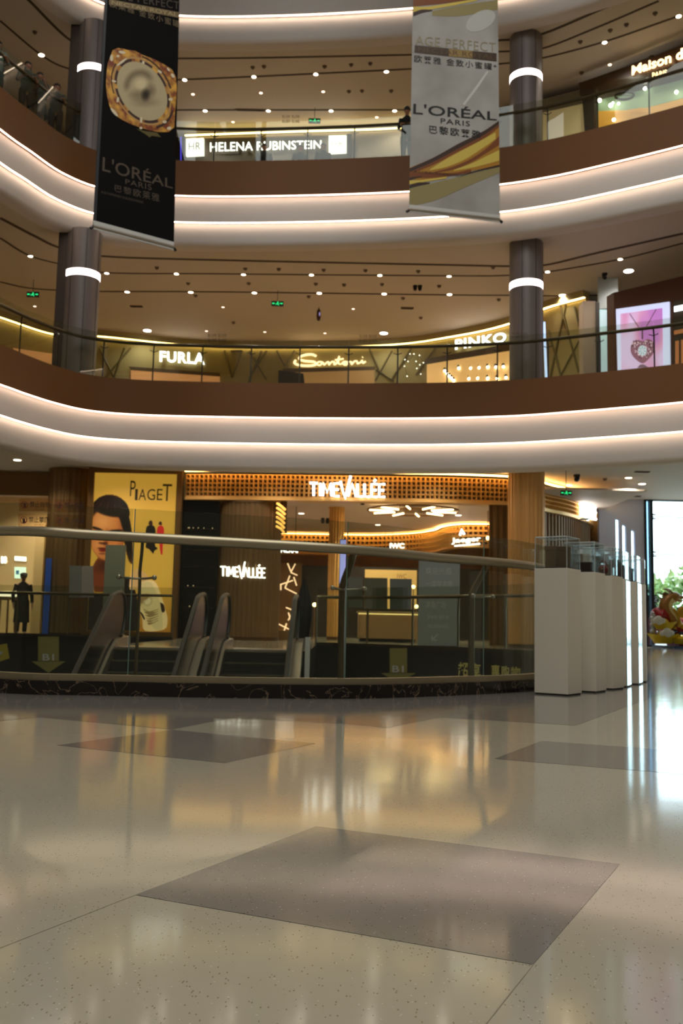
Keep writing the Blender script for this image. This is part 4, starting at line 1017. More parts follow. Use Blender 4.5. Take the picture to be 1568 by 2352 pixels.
# the portrait: one printed patch whose colours follow a smooth painted face
Mport = mat('print_portrait', (200, 150, 100), .5, power=PWR); N, L, bs = nodes(Mport)
vc_ = N.new('ShaderNodeVertexColor'); vc_.layer_name = 'print'; L.new(vc_.outputs[0], bs.inputs['Emission Color']); L.new(vc_.outputs[0], bs.inputs['Base Color'])
def soft(x, y, cx, cy, rx, ry, rot=0.0, edge=.12):
    c_, s_ = math.cos(rot), math.sin(rot); dx, dy = x - cx, y - cy
    d = math.hypot((dx * c_ + dy * s_) / rx, (-dx * s_ + dy * c_) / ry)
    return min(1, max(0, (1 + edge - d) / (2 * edge)))
def paint(x, y, v):
    g = (194, 150, 56)
    def over(c, k_):
        nonlocal g; g = tuple(a + (b_ - a) * k_ for a, b_ in zip(g, c))
    over((78, 50, 28), soft(x, y, 868, 445, 150, 140, .25)); over((70, 48, 28), soft(x, y, 1008, 620, 34, 210, -.12, .3))
    over((172, 118, 72), soft(x, y, 850, 960, 130, 190, 0, .1)); over((120, 76, 44), soft(x, y, 880, 850, 110, 50, -.3, .6) * .8)
    over((226, 180, 130), soft(x, y, 838, 620, 142, 210, -.08, .06))
    k_ = soft(x, y, 838, 620, 142, 210, -.08, .06)
    over((172, 116, 70), k_ * min(1, max(0, (x - 915) / 90)) * .6); over((240, 204, 160), soft(x, y, 800, 520, 70, 60, 0, .7) * .7); over((238, 196, 150), soft(x, y, 760, 700, 40, 50, 0, .7) * .6)
    over((72, 46, 26), soft(x, y, 880, 395, 160, 78, .18, .12)); over((54, 34, 20), soft(x, y, 985, 500, 34, 110, -.2, .25))
    for q_ in range(9): over((150, 108, 64) if q_ % 2 else (112, 76, 44), soft(x, y, 760 + q_ * 29, 372 + q_ * 7, 8, 52, .75 - .17 * q_, .6) * .6)
    over((70, 42, 24), soft(x, y, 757, 570, 46, 9, .28, .4)); over((70, 42, 24), soft(x, y, 918, 588, 54, 9, -.04, .4))
    over((66, 40, 26), soft(x, y, 762, 606, 34, 11, .1, .4)); over((66, 40, 26), soft(x, y, 910, 612, 40, 11, -.05, .4))
    over((180, 122, 78), soft(x, y, 838, 650, 14, 55, .1, .7) * .8); over((120, 70, 42), soft(x, y, 812, 690, 30, 9, .1, .5)); over((246, 212, 168), soft(x, y, 806, 655, 10, 30, .1, .7) * .7)
    over((150, 70, 50), soft(x, y, 806, 732, 36, 9, .08, .3)); over((178, 92, 70), soft(x, y, 808, 748, 30, 10, .08, .3)); over((150, 100, 62), soft(x, y, 806, 772, 26, 7, 0, .6) * .6)
    return g
def bare(x, y): return max(soft(x, y, 868, 445, 150, 140, .25), soft(x, y, 1008, 620, 34, 210, -.12, .3), soft(x, y, 850, 960, 130, 190, 0, .1), soft(x, y, 838, 620, 142, 210, -.08, .06)) < .25
b = MB().use(Mport); rows, key, gone = [], {}, {}
NX_, NY_ = 74, 130
x_lo, x_hi = 722, 1062
for j_ in range(NY_ + 1):
    r_ = []
    for i_ in range(NX_ + 1):
        x, y = x_lo + (x_hi - x_lo) * i_ / NX_, 300 + 780 * j_ / NY_
        p_ = at(*pp(x, y), PY); p_.x = min(max(p_.x, xl + .004), xr - .004); r_.append(p_ + Vector((0, -.006, 0)))
    rows.append(r_)
V = b.grid(rows); lay = b.bm.loops.layers.color.new('print')
for j_ in range(NY_ + 1):
    for i_ in range(NX_ + 1):
        x, y = x_lo - 14 + (x_hi - x_lo) * i_ / NX_, 300 + 780 * j_ / NY_
        key[V[j_][i_]] = lin(paint(x, y, 1 - j_ / NY_)); gone[V[j_][i_]] = bare(x, y)
for f in b.bm.faces:
    for lp in f.loops: lp[lay] = (*key[lp.vert], 1)
bmesh.ops.delete(b.bm, geom=[v for v in b.bm.verts if gone[v]], context='VERTS')
b.build('printed_portrait', None, t)
print_poly('printed_arm', [(1040, 960), (1080, 900), (1130, 900), (1200, 985), (1130, 1040), (1040, 1060)], pm('arm', (206, 160, 104)), .012)
print_poly('printed_hand', [(1100, 1080), (1120, 1010), (1200, 985), (1250, 1010), (1290, 1110), (1330, 1240), (1340, 1320), (1310, 1380), (1160, 1390), (1140, 1300), (1120, 1230)], pm('hand', (230, 196, 140)), .014)
print_poly('printed_cuff', [(1100, 1060), (1130, 1010), (1200, 1000), (1240, 1060), (1290, 1200), (1300, 1370), (1230, 1370), (1190, 1290), (1130, 1200)], pm('cuff', (208, 182, 128)), .015)
print_poly('printed_watch', [(1130, 1150), (1150, 1105), (1190, 1098), (1220, 1130), (1215, 1175), (1170, 1195)], pm('watch', (188, 166, 120)), .017)
print_poly('printed_watch', [(1150, 1150), (1162, 1125), (1188, 1120), (1203, 1140), (1200, 1165), (1170, 1178)], pm('dial', (214, 194, 150)), .018)
for q_ in range(5):
    r0 = 20 + q_ * 16
    print_poly('printed_fold', [(1176 + r0 * math.cos(a) * .8, 1150 + r0 * math.sin(a) * .7) for a in (2.4, 3.0, 3.6, 4.2, 4.8, 5.4)] + [(1176 + (r0 - 5) * math.cos(a) * .8, 1150 + (r0 - 5) * math.sin(a) * .7) for a in (5.4, 4.8, 4.2, 3.6, 3.0, 2.4)], pm('fold', (140, 112, 72)), .019)
for q_ in range(6):
    print_poly('printed_fold', [(1150 + q_ * 6, 1215 + q_ * 22), (1200, 1235 + q_ * 20), (1262, 1215 + q_ * 18), (1262, 1221 + q_ * 18), (1200, 1242 + q_ * 20), (1150 + q_ * 6, 1221 + q_ * 22)], pm('fold', (140, 112, 72)), .019)
print_poly('printed_gap', [(1115, 1230), (1140, 1250), (1160, 1290), (1150, 1300)], pm('gap', (46, 28, 16)), .016)
print_poly('printed_gap', [(1280, 1160), (1310, 1180), (1320, 1230), (1295, 1240)], pm('gap', (46, 28, 16)), .016)
for P_, c_, n_ in (([(1188, 535), (1195, 512), (1215, 508), (1222, 540), (1205, 552)], (60, 36, 24), 'printed_figure'), ([(1165, 600), (1175, 555), (1205, 545), (1235, 555), (1245, 600), (1235, 700), (1262, 730), (1235, 750), (1225, 775), (1205, 740), (1165, 720), (1180, 650)], (26, 20, 16), 'printed_figure'),
                  ([(1268, 540), (1275, 518), (1292, 518), (1295, 545)], (54, 30, 20), 'printed_figure'), ([(1255, 600), (1262, 560), (1290, 548), (1310, 565), (1312, 610), (1302, 690), (1300, 775), (1285, 770), (1275, 690), (1262, 680)], (186, 36, 36), 'printed_figure')):
    print_poly(n_, P_, pm('fig_%d' % c_[0], c_), .012)
letters('lettering', 'P', qP.sub(.435, .853, .50, .953), pm('ink', (40, 26, 10)), t, .0, .012)
for ch, x0, x1 in (('I', 1083, 1100), ('A', 1112, 1168), ('G', 1180, 1240), ('E', 1258, 1298)):
    a, c = at(*pp(x0, 255), PY), at(*pp(x1, 345), PY)
    letters('lettering', ch, Quad(Vector((a.x, PY, a.z)), Vector((c.x, PY, a.z)), Vector((c.x, PY, c.z)), Vector((a.x, PY, c.z))), pm('ink', (40, 26, 10)), t, 0, .012)
a, c = at(*pp(1303, 215), PY), at(*pp(1372, 352), PY)
letters('lettering', 'T', Quad(Vector((a.x, PY, a.z)), Vector((c.x, PY, a.z)), Vector((c.x, PY, c.z)), Vector((a.x, PY, c.z))), pm('ink', (40, 26, 10)), t, 0, .012)
# dark display window between poster and drum
t = thing('display_window', 'tall black shop display window between the golden poster and the ribbed drum', 'shop window', at(452, 1460, 28.6))
x0_, x1_ = at(414, 1300, 28.5).x, at(500, 1300, 28.5).x
one(M_blackgloss).span((x0_, 28.5, .02), (x1_, 28.56, fz0)).build('dark_pane', None, t)
b = one(mat('dim_shelf_edge', (70, 58, 40), .3, .6))
for z in (.9, 1.5, 2.1, 2.6, 3.2): b.span((x0_ + .12, 28.44, z), (x1_ - .1, 28.49, z + .015))
b.build('shelf', None, t)
b = one(mat('small_glints', (230, 200, 150), .3, power=.8))  # glints in the dark pane, made as small glowing beads
for i in range(12): b.ball((random.uniform(x0_ + .15, x1_ - .15), 28.46, random.choice((.95, 1.55, 2.15, 2.65, 3.25))), .016, u=6, v=5)
b.build('jewel', None, t)

# ------------------------------------------------------------------ inside the watch shop
M_inwall = mat('shop_inner_wall', (150, 108, 64), .5, .2)
struct(one(mat('shop_inner_ceiling', (226, 208, 190), .6)).span((-3.2, 28.4, 4.62), (9.0, 46, 4.68)).build('ceiling_shop'))
b = one(M_inwall)
for i in range(120):
    x = -4.0 + i * .11; b.span((x, 44.6 + (.03 if i % 2 else 0), 0), (x + .11, 44.8, 4.62))
struct(b.build('wall_shop_back'))
struct(one(M_inwall).span((-4.0, 30, 0), (-3.8, 44.8, 4.62)).build('wall_shop_left'))
IC = resample(plan([(-3.75, 43.6), (-1.2, 43.6), (1.4, 43.4), (3.1, 42.3), (3.95, 40.8), (4.2, 39.2), (4.6, 38.3), (5.4, 37.9), (8.4, 37.9)], 6), .15)
t = thing('shop_fascia', 'second gold honeycomb fascia winding across the back of the watch shop', 'fascia', (2, 43, 3.75))
honey('honeycomb', IC, 3.72, 4.5, 4, .2, t)
one(M_gold).sweep(IC, [(-.02, 3.64), (-.02, 3.72), (.3, 3.72), (.3, 3.64)]).build('lower_lip', None, t)
tag(one(M_ledgold).sweep(IC, [(-.16, 4.54), (-.16, 4.57), (-.09, 4.57), (-.09, 4.54)]).build('cove_light_strip'), 'golden light line along the top of the inner fascia', 'light strip')
def lit_word(label, word, P4, Y, bold=.03, m=M_sign):
    q = Quad(*[at(x, y, Y) if not isinstance(Y, list) else at_curve(x, y, Y, .06) for x, y in P4]); t = thing('shop_sign', label, 'shop sign', q(.5, .5)); letters('lettering', word, q, m, t, bold, .0, .03, M_signside); return t
lit_word('white lit IWC letters on the inner fascia of the watch shop', 'IWC', [(897, 1248), (931, 1248), (931, 1260), (897, 1260)], IC, .045)
q_ = lit_word('white lit script letters on the right bend of the inner fascia', 'Jaeger', [(1036, 1236), (1104, 1231), (1104, 1246), (1036, 1251)], 37.72, .03)
one(M_sign).tube([at(1056, 1230, 37.72), at(1060, 1216, 37.72), at(1066, 1228, 37.72)], .05, 6).build('emblem', None, q_)
one(M_sign).tube([at(1043, 1254, 37.72), at(1102, 1249, 37.72)], .035, 6).build('underline', None, q_)
h1 = lit_word('small white lit shop name just below the near rail beside the ribbed drum', 'PANERAI', [(628, 1257), (684, 1258), (684, 1270), (628, 1269)], 34.0, .03)
for x in (634, 678): one(M_darksteel).tube([at(x, 1257, 34.0), Vector((at(x, 1257, 34.0).x, 34.0, 4.62))], .01, 5).build('hanger', None, h1)
h1 = lit_word('tiny white lit name under the near rail in the middle of the shop', 'ooooo', [(880, 1273), (906, 1274), (906, 1279), (880, 1278)], 42.5, .02)
for x in (884, 902): one(M_darksteel).tube([at(x, 1273, 42.5), Vector((at(x, 1273, 42.5).x, 42.5, 4.62))], .01, 5).build('hanger', None, h1)
# ring of light rods under the shop ceiling
t = thing('chandelier', 'flat ring chandelier of short warm light rods inside the watch shop', 'chandelier', at(948, 1175, 33))
pc = at(948, 1178, 33.0); pc.z = 4.42
Mrod = mat('warm_rod', (255, 222, 160), .4, power=6.0)
for a in [i * PI / 5 + .1 for i in range(10)]:
    d = Vector((math.cos(a), math.sin(a), 0)); one(Mrod).tube([pc + d * .7, pc + d * 1.5], .03, 6).build('light_rod', None, t)
b = one(M_bronze)
b.tube([pc + Vector((math.cos(2 * PI * i / 40) * 1.55, math.sin(2 * PI * i / 40) * 1.55, .03)) for i in range(41)], .03, 6); b.build('ring', None, t)
one(M_bronze).cyl(pc + Vector((0, 0, .04)), .6, .05, 30).build('hub', None, t)
b = one(M_darksteel)
for a in (0, 2.1, 4.2): b.tube([pc + Vector((math.cos(a), math.sin(a), .03)), pc + Vector((math.cos(a), math.sin(a), .2))], .01, 5)
b.build('hanger', None, t)
lamp('chandelier_beam', 'SPOT', pc + Vector((0, 0, -.12)), 800, (1, .85, .68), .2, aim=pc + Vector((0, 0, -3)), parent=t, spot=2.8)
for i, (x, Y) in enumerate(((-1.5, 36), (1.5, 39.5), (5.5, 32.5), (-1.8, 31), (4.3, 35.5))):  # unseen downlights added to brighten the watch shop interior
    tt = downlight(Vector((x, Y, 4.62)), .1, 'warm downlight in the watch shop ceiling', 'watch shop downlights', power=420, col=(1, .84, .66))
for x, y, Y, lab in ((741, 1200, 37.5, 'left black spotlight on the watch shop ceiling'), (752, 1201, 37.5, 'second black spotlight from the left on the watch shop ceiling'), (832, 1172, 31.5, 'black spotlight left of the ring chandelier')):
    p = at(x, y, Y); track_spot(Vector((p.x, Y, 4.62)), lab, .07)
for x, lab in ((562, 'left black spotlight of the pair above the gold fascia'), (577, 'right black spotlight of the pair above the gold fascia')):
    p = at(x, 1084, 27.6); track_spot(Vector((p.x, 27.6, CE0)), lab, .05)
ribbed('ribbed_column', 'slim gold ribbed column standing inside the watch shop', (at(771, 1300, 34).x, 34), .26, 0, 4.62, M_gold, 64)
t = thing('service_counter', 'long low beige counter inside the watch shop', 'counter', at(888, 1470, 31))
cx0, cx1 = at(822, 1430, 31).x, at(958, 1430, 31).x
one(mat('beige_counter', (176, 142, 100), .4)).span((cx0, 30.8, .1), (cx1, 31.7, .9)).build('body', None, t, bevel=.01)
one(mat('cream_top', (214, 190, 150), .3)).span((cx0 - .04, 30.75, .9), (cx1 + .04, 31.75, .96)).build('worktop', None, t)
one(M_black).span((cx0 + .05, 30.86, 0), (cx1 - .05, 31.6, .1)).build('plinth', None, t)
one(mat('counter_glow', (255, 226, 150), .4, power=1.6)).span((cx0, 30.78, .86), (cx1, 30.795, .89)).build('light_edge', None, t)
t = thing('wall_sign', 'cream wall panel with a faint round emblem behind the counter', 'sign', at(900, 1330, 40))
qq = Quad(at(838, 1308, 40), at(957, 1310, 40), at(957, 1332, 40), at(838, 1330, 40)); qq = Quad(*[Vector((p.x, 40, p.z - (0 if i < 2 else 1.2))) for i, p in enumerate(qq.c)])
one(mat('cream_lit_panel', (226, 190, 120), .5, emit=(255, 206, 120), power=.35)).slab([qq(0, 0), qq(1, 0), qq(1, 1), qq(0, 1)], (0, 1, 0), .06).build('panel', None, t)
letters('lettering', 'IWC', qq.sub(.62, .78, .8, .9), mat('tan_letters', (150, 116, 64), .5), t, 0, .01)
struct(one(mat('dark_niche', (34, 26, 18), .6)).span((at(640, 1310, 41).x, 41, 0), (at(1180, 1310, 41).x, 41.1, at(800, 1301, 41).z)).build('wall_niche'))
# display of glowing sticks by the drum
Mst = mat('glow_stick', (255, 214, 168), .4, power=1.3)
t = thing('stick_sculpture', 'glowing zigzag sculpture of thin gold sticks in the shop window beside the drum', 'sculpture', at(655, 1455, 30.1))
def zs(x, y): return at(600 + x / 6.031, 1130 + y / 6.031, 30.1)
for i, (a, c) in enumerate([((165, 1020), (205, 1130)), ((215, 1140), (250, 1290)), ((365, 990), (420, 1130)), ((470, 995), (415, 1100)), ((420, 1120), (500, 1155)), ((450, 1180), (490, 1300)), ((165, 1315), (440, 1225)), ((270, 1290), (270, 1360)), ((395, 1160), (330, 1330)), ((325, 1330), (490, 1410)), ((340, 1600), (440, 1640)), ((225, 1610), (160, 1770)), ((160, 1790), (420, 1920)), ((350, 1820), (310, 1940)), ((375, 1670), (430, 1840)), ((440, 1650), (370, 1780))]):
    one(Mst).tube([zs(*a) + Vector((0, -.03 * (i % 3), 0)), zs(*c) + Vector((0, -.03 * (i % 3), 0))], .022, 6).build('stick', None, t)
one(M_bronzedk).span((at(640, 1450, 30.1).x, 29.96, 0), (at(672, 1450, 30.1).x, 30.2, at(650, 1448, 30.1).z)).build('plinth', None, t)
tag(one(mat('violet_tube', (110, 100, 235), .4, power=.9)).tube([zs(188, 1130), zs(178, 1510)], .05, 6).build('light_tube'), 'violet light tube behind the glowing stick sculpture', 'light strip')
t = thing('display_shelf', 'warm lit display case of lower shelves beneath the glowing sticks', 'display case', at(660, 1440, 30.7))
b = one(M_bronzedk); x0_, x1_ = at(622, 1400, 30.6).x, at(690, 1400, 30.6).x
b.span((x0_, 30.7, 0), (x1_, 30.8, at(650, 1293, 30.7).z)); b.build('back_panel', None, t)
b = one(mat('lit_shelf', (255, 214, 140), .5, power=.7)); b.span((x0_, 30.4, at(650, 1452, 30.4).z), (x1_, 30.7, at(650, 1448, 30.4).z)); b.build('lit_shelf', None, t)
# pale blue reflection in the glass, built as a glowing strip
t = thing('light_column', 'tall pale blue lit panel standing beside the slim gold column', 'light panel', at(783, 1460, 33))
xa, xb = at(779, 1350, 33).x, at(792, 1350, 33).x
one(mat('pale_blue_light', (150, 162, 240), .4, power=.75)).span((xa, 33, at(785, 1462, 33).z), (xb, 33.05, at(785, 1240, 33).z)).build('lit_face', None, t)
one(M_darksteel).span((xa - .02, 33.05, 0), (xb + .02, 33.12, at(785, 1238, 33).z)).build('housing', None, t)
for x, y, Y, lab in ((722, 1389, 33, 'round glowing lamp low beside the slim gold column'), (949, 1348, 36, 'small bright lamp left of the grey directory panel'), (956, 1393, 36, 'lower small bright lamp left of the grey directory panel'), (1120, 1236, 34, 'tiny bright lamp right of the script letters')):
    p = at(x, y, Y); tl = thing('globe_lamp', lab, 'lamp', (p.x, p.y, 0 if p.z < 3 else p.z))
    one(mat('globe_glow', (255, 222, 160), .4, power=6)).ball(p, .07, u=12, v=8).build('globe', None, tl, smooth_=True)
    one(M_bronzedk).tube([p, Vector((p.x, p.y, 0 if p.z < 3 else 4.62))], .015, 6).build('stem', None, tl)
    if p.z < 3: one(M_bronzedk).cyl(Vector((p.x, p.y, .015)), .11, .03, 16).build('base', None, tl)

# left shop interior
struct(one(mat('left_shop_wall', (216, 190, 146), .6)).span((-16, 35, 0), (-8.2, 35.2, CE0)).build('wall_left_shop'))
b = one(mat('left_shop_divider', (196, 170, 124), .6))
for x in (-10.1, -9.4): b.span((x, 32, 0), (x + .3, 35, 3.6))
struct(b.build('wall_left_divider'))
for x, Y in ((-11.4, 31), (-9.6, 31), (-10.6, 33.5)):  # unseen downlights put in to lift the brightness of the left shop
    downlight(Vector((x, Y, CE0)), .1, 'warm downlight in the ceiling of the shop at far left', 'far left shop downlights', power=380, col=(1, .84, .62))
lit_word('small white lit letters at the left picture edge inside the left shop', 'B3', [(3, 1278), (16, 1278), (16, 1294), (3, 1294)], 34.97, .05)
lit_word('white lit word high on the wall inside the left shop', 'ooooooo', [(34, 1277), (61, 1279), (61, 1290), (34, 1288)], 34.97, .03)
t = thing('display_screen', 'pale teal lit screen on the back wall of the left shop', 'screen', at(46, 1325, 34.8))
b = one(mat('teal_screen', (206, 240, 226), .4, power=1.0)); q = Quad(at(33, 1302, 34.96), at(59, 1303, 34.96), at(59, 1329, 34.96), at(33, 1328, 34.96)); b.slab([q(0, 0), q(1, 0), q(1, 1), q(0, 1)], -q.n, .05).build('lit_face', None, t)
b = one(mat('screen_blue', (54, 110, 140), .4, power=.6)); b.face([q(.15, .35, .01), q(.42, .35, .01), q(.42, .7, .01), q(.15, .7, .01)]); b.build('picture', None, t)
t = thing('display_table', 'low round display table with a glowing white top in the left shop', 'table', at(15, 1425, 31.5))
pt = at(10, 1367, 31.5)
one(mat('lit_table_top', (255, 240, 214), .4, power=1.6)).cyl(Vector((pt.x, 31.5, pt.z)), .42, .09, 28).build('tabletop', None, t)
one(M_bronzedk).cyl(Vector((pt.x, 31.5, pt.z - .1)), .46, .1, 28).build('apron', None, t)
for a in (.6, 2.2, 3.8, 5.4): one(M_bronzedk).tube([Vector((pt.x + .36 * math.cos(a), 31.5 + .36 * math.sin(a), pt.z - .12)), Vector((pt.x + .4 * math.cos(a), 31.5 + .4 * math.sin(a), 0))], .035, 6).build('leg', None, t)
# items near the left column, beyond the glass
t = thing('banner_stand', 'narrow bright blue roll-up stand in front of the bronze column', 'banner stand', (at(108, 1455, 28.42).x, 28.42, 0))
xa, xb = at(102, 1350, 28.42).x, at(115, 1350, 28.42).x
one(mat('blue_print', (44, 84, 160), .5, emit=(40, 84, 200), power=.12)).span((xa, 28.42, .05), (xb, 28.45, at(108, 1282, 28.42).z)).build('print', None, t)  # blue reflection in the glass, built as a faintly glowing upright
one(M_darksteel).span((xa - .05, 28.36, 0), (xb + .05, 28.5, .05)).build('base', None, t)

# ------------------------------------------------------------------ near balustrade on its marble kerb
def marble():
    m = mat('dark_marble', (30, 24, 20), .14); N, L, b = nodes(m)
    t = N.new('ShaderNodeTexCoord'); n = N.new('ShaderNodeTexNoise'); n.inputs['Scale'].default_value = 4; n.inputs['Detail'].default_value = 7; n.inputs['Distortion'].default_value = 2.2
    a = N.new('ShaderNodeMath'); a.operation = 'SUBTRACT'; a.inputs[1].default_value = .5
    ab = N.new('ShaderNodeMath'); ab.operation = 'ABSOLUTE'; r = N.new('ShaderNodeValToRGB')
    r.color_ramp.elements[0].position = 0; r.color_ramp.elements[0].color = (*lin((150, 128, 104)), 1)
    r.color_ramp.elements[1].position = .011; r.color_ramp.elements[1].color = (*lin((26, 21, 18)), 1)
    L.new(t.outputs['Object'], n.inputs['Vector']); L.new(n.outputs['Fac'], a.inputs[0]); L.new(a.outputs[0], ab.inputs[0]); L.new(ab.outputs[0], r.inputs[0]); L.new(r.outputs[0], b.inputs['Base Color'])
    return m
t = thing('balustrade', 'near curved glass balustrade with champagne handrail on a dark marble kerb', 'balustrade', (KC[len(KC) // 2][0], KC[len(KC) // 2][1], 0))
one(marble()).sweep(KC, [(0, .001), (0, .09), (.17, .09), (.17, .001)]).build('marble_kerb', None, t)
one(M_railnear).sweep(KC, [(.06, .09), (.06, .128), (.12, .128), (.12, .09)]).build('base_channel', None, t)
RC = offset(KC, .09)
rail_px = [(0, 1219), (200, 1228), (400, 1239), (600, 1250), (800, 1262), (1000, 1281), (1225, 1301)]
zs_ = [at_curve(x, y, RC) for x, y in rail_px]; zr_ = sum(p.z for p in zs_) / len(zs_)
def rail_z(x):
    pts = [(p.x, p.z) for p in zs_]
    if x <= pts[0][0]: return pts[0][1]
    for a, c in zip(pts, pts[1:]):
        if x <= c[0]: return a[1] + (c[1] - a[1]) * (x - a[0]) / (c[0] - a[0])
    return pts[-1][1]
RN = [c for c in RC if c[0] < 3.6 and c[1] < 12.5]
one(M_railnear).tube([(x, y, rail_z(x)) for x, y in RN], .033, 12).build('handrail', None, t, smooth_=True)
jx = [at_curve(px_, 1500, RC) for px_ in (312, 795, 1107)]
arc = [0]
for a, c in zip(RC, RC[1:]): arc.append(arc[-1] + math.hypot(c[0] - a[0], c[1] - a[1]))
def s_of(p): 
    i = min(range(len(RC)), key=lambda k_: (RC[k_][0] - p.x) ** 2 + (RC[k_][1] - p.y) ** 2); return arc[i]
def p_of(s):
    for i in range(len(arc) - 1):
        if arc[i + 1] >= s:
            u = (s - arc[i]) / (arc[i + 1] - arc[i]); return Vector((RC[i][0] + (RC[i + 1][0] - RC[i][0]) * u, RC[i][1] + (RC[i + 1][1] - RC[i][1]) * u, 0))
    return Vector((*RC[-1], 0))
J = [s_of(p) for p in jx]
J = [J[0] - 2.8, J[0] - 1.4] + J + [J[2] + 1.3, J[2] + 2.6, J[2] + 3.9]
J = [max(.02, j) for j in J]
for a, c in zip(J, J[1:]):
    if c - a < .2: continue
    n = 10; rows = []
    pts = [p_of(a + .006 + (c - a - .012) * i / n) for i in range(n + 1)]
    pc_ = [(p.x, p.y) for p in pts]
    b = one(M_glassnear); top = [rail_z(p.x) + .185 for p in pts]
    f0, f1 = offset(pc_, -.006), offset(pc_, .006)
    A = [[(*q_, .12) for q_ in f0], [(*q_, z) for q_, z in zip(f0, top)], [(*q_, z) for q_, z in zip(f1, top)], [(*q_, .12) for q_ in f1]]
    b.grid(A, close_u=True); b.build('glass_panel', None, t)
    one(mat('glass_edge', (120, 150, 136), .3)).tube([Vector((*f0[0], .13)), Vector((*f0[0], top[0]))], .004, 5).build('glass_edge', None, t)
for i, s in enumerate(J[:-1]):
    p = p_of(s); tg = (p_of(s + .05) - p_of(s - .05)).normalized(); n = Vector((-tg.y, tg.x, 0))
    if n.y < 0: n = -n
    z = rail_z(p.x); q = p + n * .13 + tg * .03
    b = one(M_post)
    P = [q + Vector((0, 0, .09)), q + Vector((0, 0, z - .32)), q - n * .015 + Vector((0, 0, z - .22)), p + n * .05 + tg * .05 + Vector((0, 0, z - .1)), p + n * .012 + tg * .06 + Vector((0, 0, z - .02))]
    P = spline(P, 4); b.tube(P, .024 if i != 2 else .011, 8); ps = b.build('post', None, t, smooth_=True)
    b = one(M_steel)
    b.tube([q - tg * .11 - n * .1 + Vector((0, 0, z - .26)), q - tg * .03 - n * .03 + Vector((0, 0, z - .265)), q + tg * .03 - n * .03 + Vector((0, 0, z - .265)), q + tg * .11 - n * .1 + Vector((0, 0, z - .26))], .008, 6)
    for sg in (-1, 1): b.ball(q + tg * .115 * sg - n * .11 + Vector((0, 0, z - .26)), .017, u=8, v=6)
    b.build('spider_bracket', None, ps, smooth_=True)
# four warning stickers on the near glass
def sticker(x0, y0, x1, y1, word, label):
    Cg = offset(RC, -.012); q = curve_quad(x0, y0, x1, y0 + 1, x1, y1 + 1, x0, y1, Cg, 0)
    t = thing('notice_sticker', label, 'notice', q(.5, .5))
    b = one(clear_glass('sticker_film', (238, 220, 204), .03)); b.face([q(0, 0, .001), q(1, 0, .001), q(1, 1, .001), q(0, 1, .001)]); b.build('film', None, t)
    letters('lettering', word, q.sub(.34, .3, .96, .78), mat('sticker_ink', (66, 46, 34), .6), t, .008, .002, res=1)
    letters('lettering', word, q.sub(.5, .1, .8, .2), mat('sticker_ink', (66, 46, 34), .6), t, 0, .002, res=1)
    b = one(mat('sticker_red', (120, 44, 34), .6)); asp = (x1 - x0) / (y1 - y0)
    cx, cy, r = .17, .5, .11
    ringp = lambda k_: [q(cx + r * k_ * math.cos(u), cy + r * k_ * asp * math.sin(u), .002) for u in [2 * PI * i / 20 for i in range(20)]]
    b.grid([ringp(1), ringp(.82)], close_v=True)
    b.face([q(cx - .07, cy + .17, .002), q(cx - .055, cy + .2, .002), q(cx + .07, cy - .17, .002), q(cx + .055, cy - .2, .002)]); b.build('prohibition_ring', None, t)
    b = one(mat('sticker_ink', (66, 46, 34), .6)); b.face([q(cx - .03, cy - .2, .0015), q(cx + .04, cy - .2, .0015), q(cx + .045, cy + .05, .0015), q(cx + .01, cy + .2, .0015), q(cx - .02, cy + .08, .0015)]); b.build('pictogram', None, t)
sticker(44, 1145, 118, 1174, '禁止抛物', 'upper left of the four no-go stickers on the near glass')
sticker(124, 1147, 196, 1176, '禁止倚靠', 'upper right of the four no-go stickers on the near glass')
sticker(42, 1180, 116, 1209, '禁止攀爬', 'lower left of the four no-go stickers on the near glass')
sticker(124, 1182, 196, 1211, '禁止吸烟', 'lower right of the four no-go stickers on the near glass')

# ------------------------------------------------------------------ far side of the void: decals and balustrade
FV = [(-10.8, 28.2), (LX0, 27.6)]
FV2 = resample([(LX1, 23.6), (0, 23.6), (1.1, 22.8), (2.4, 21.4), (3.5, 20), (4.2, 18.4), (4.45, 16)], .2)
def hit_seg(x, y, C, off=.02): return at_curve(x, y, C, off)
M_decal = mat('olive_decal', (146, 138, 78), .55); M_decal2 = mat('pale_decal', (206, 206, 206), .5)
def arrow(label, C, cx, ytop, yshaft, ytip, hw, hh):
    n_ = None; P = [(cx - hw, ytop), (cx + hw, ytop), (cx + hw, yshaft), (cx + hh, yshaft + 1), (cx, ytip), (cx - hh, yshaft + 1), (cx - hw, yshaft)]
    t = thing('arrow_decal', label, 'sign', hit_seg(cx, yshaft, C))
    b = one(M_decal); pts = [hit_seg(x, y, C, .02) for x, y in P]
    b.face([pts[0], pts[1], pts[2], pts[6]]); b.face([pts[3], pts[4], pts[5]]); 
    b.build('arrow', None, t)
    q = Quad(hit_seg(cx - 13, yshaft - 16, C, .03), hit_seg(cx + 13, yshaft - 16, C, .03), hit_seg(cx + 13, yshaft - 1, C, .03), hit_seg(cx - 13, yshaft - 1, C, .03))
    letters('lettering', 'B1', q, M_decal2, t, .01, .002); return t
arrow('olive B1 arrow pointing down on the dark void edge at left', FV, 112, 1462, 1518, 1545, 24, 39)
arrow('olive B1 arrow pointing down on the dark void edge at right', FV2, 916, 1489, 1545, 1568, 20, 40)
t = thing('wall_lettering', 'large olive Chinese lettering on the dark void edge at right', 'sign', hit_seg(1120, 1540, FV2))
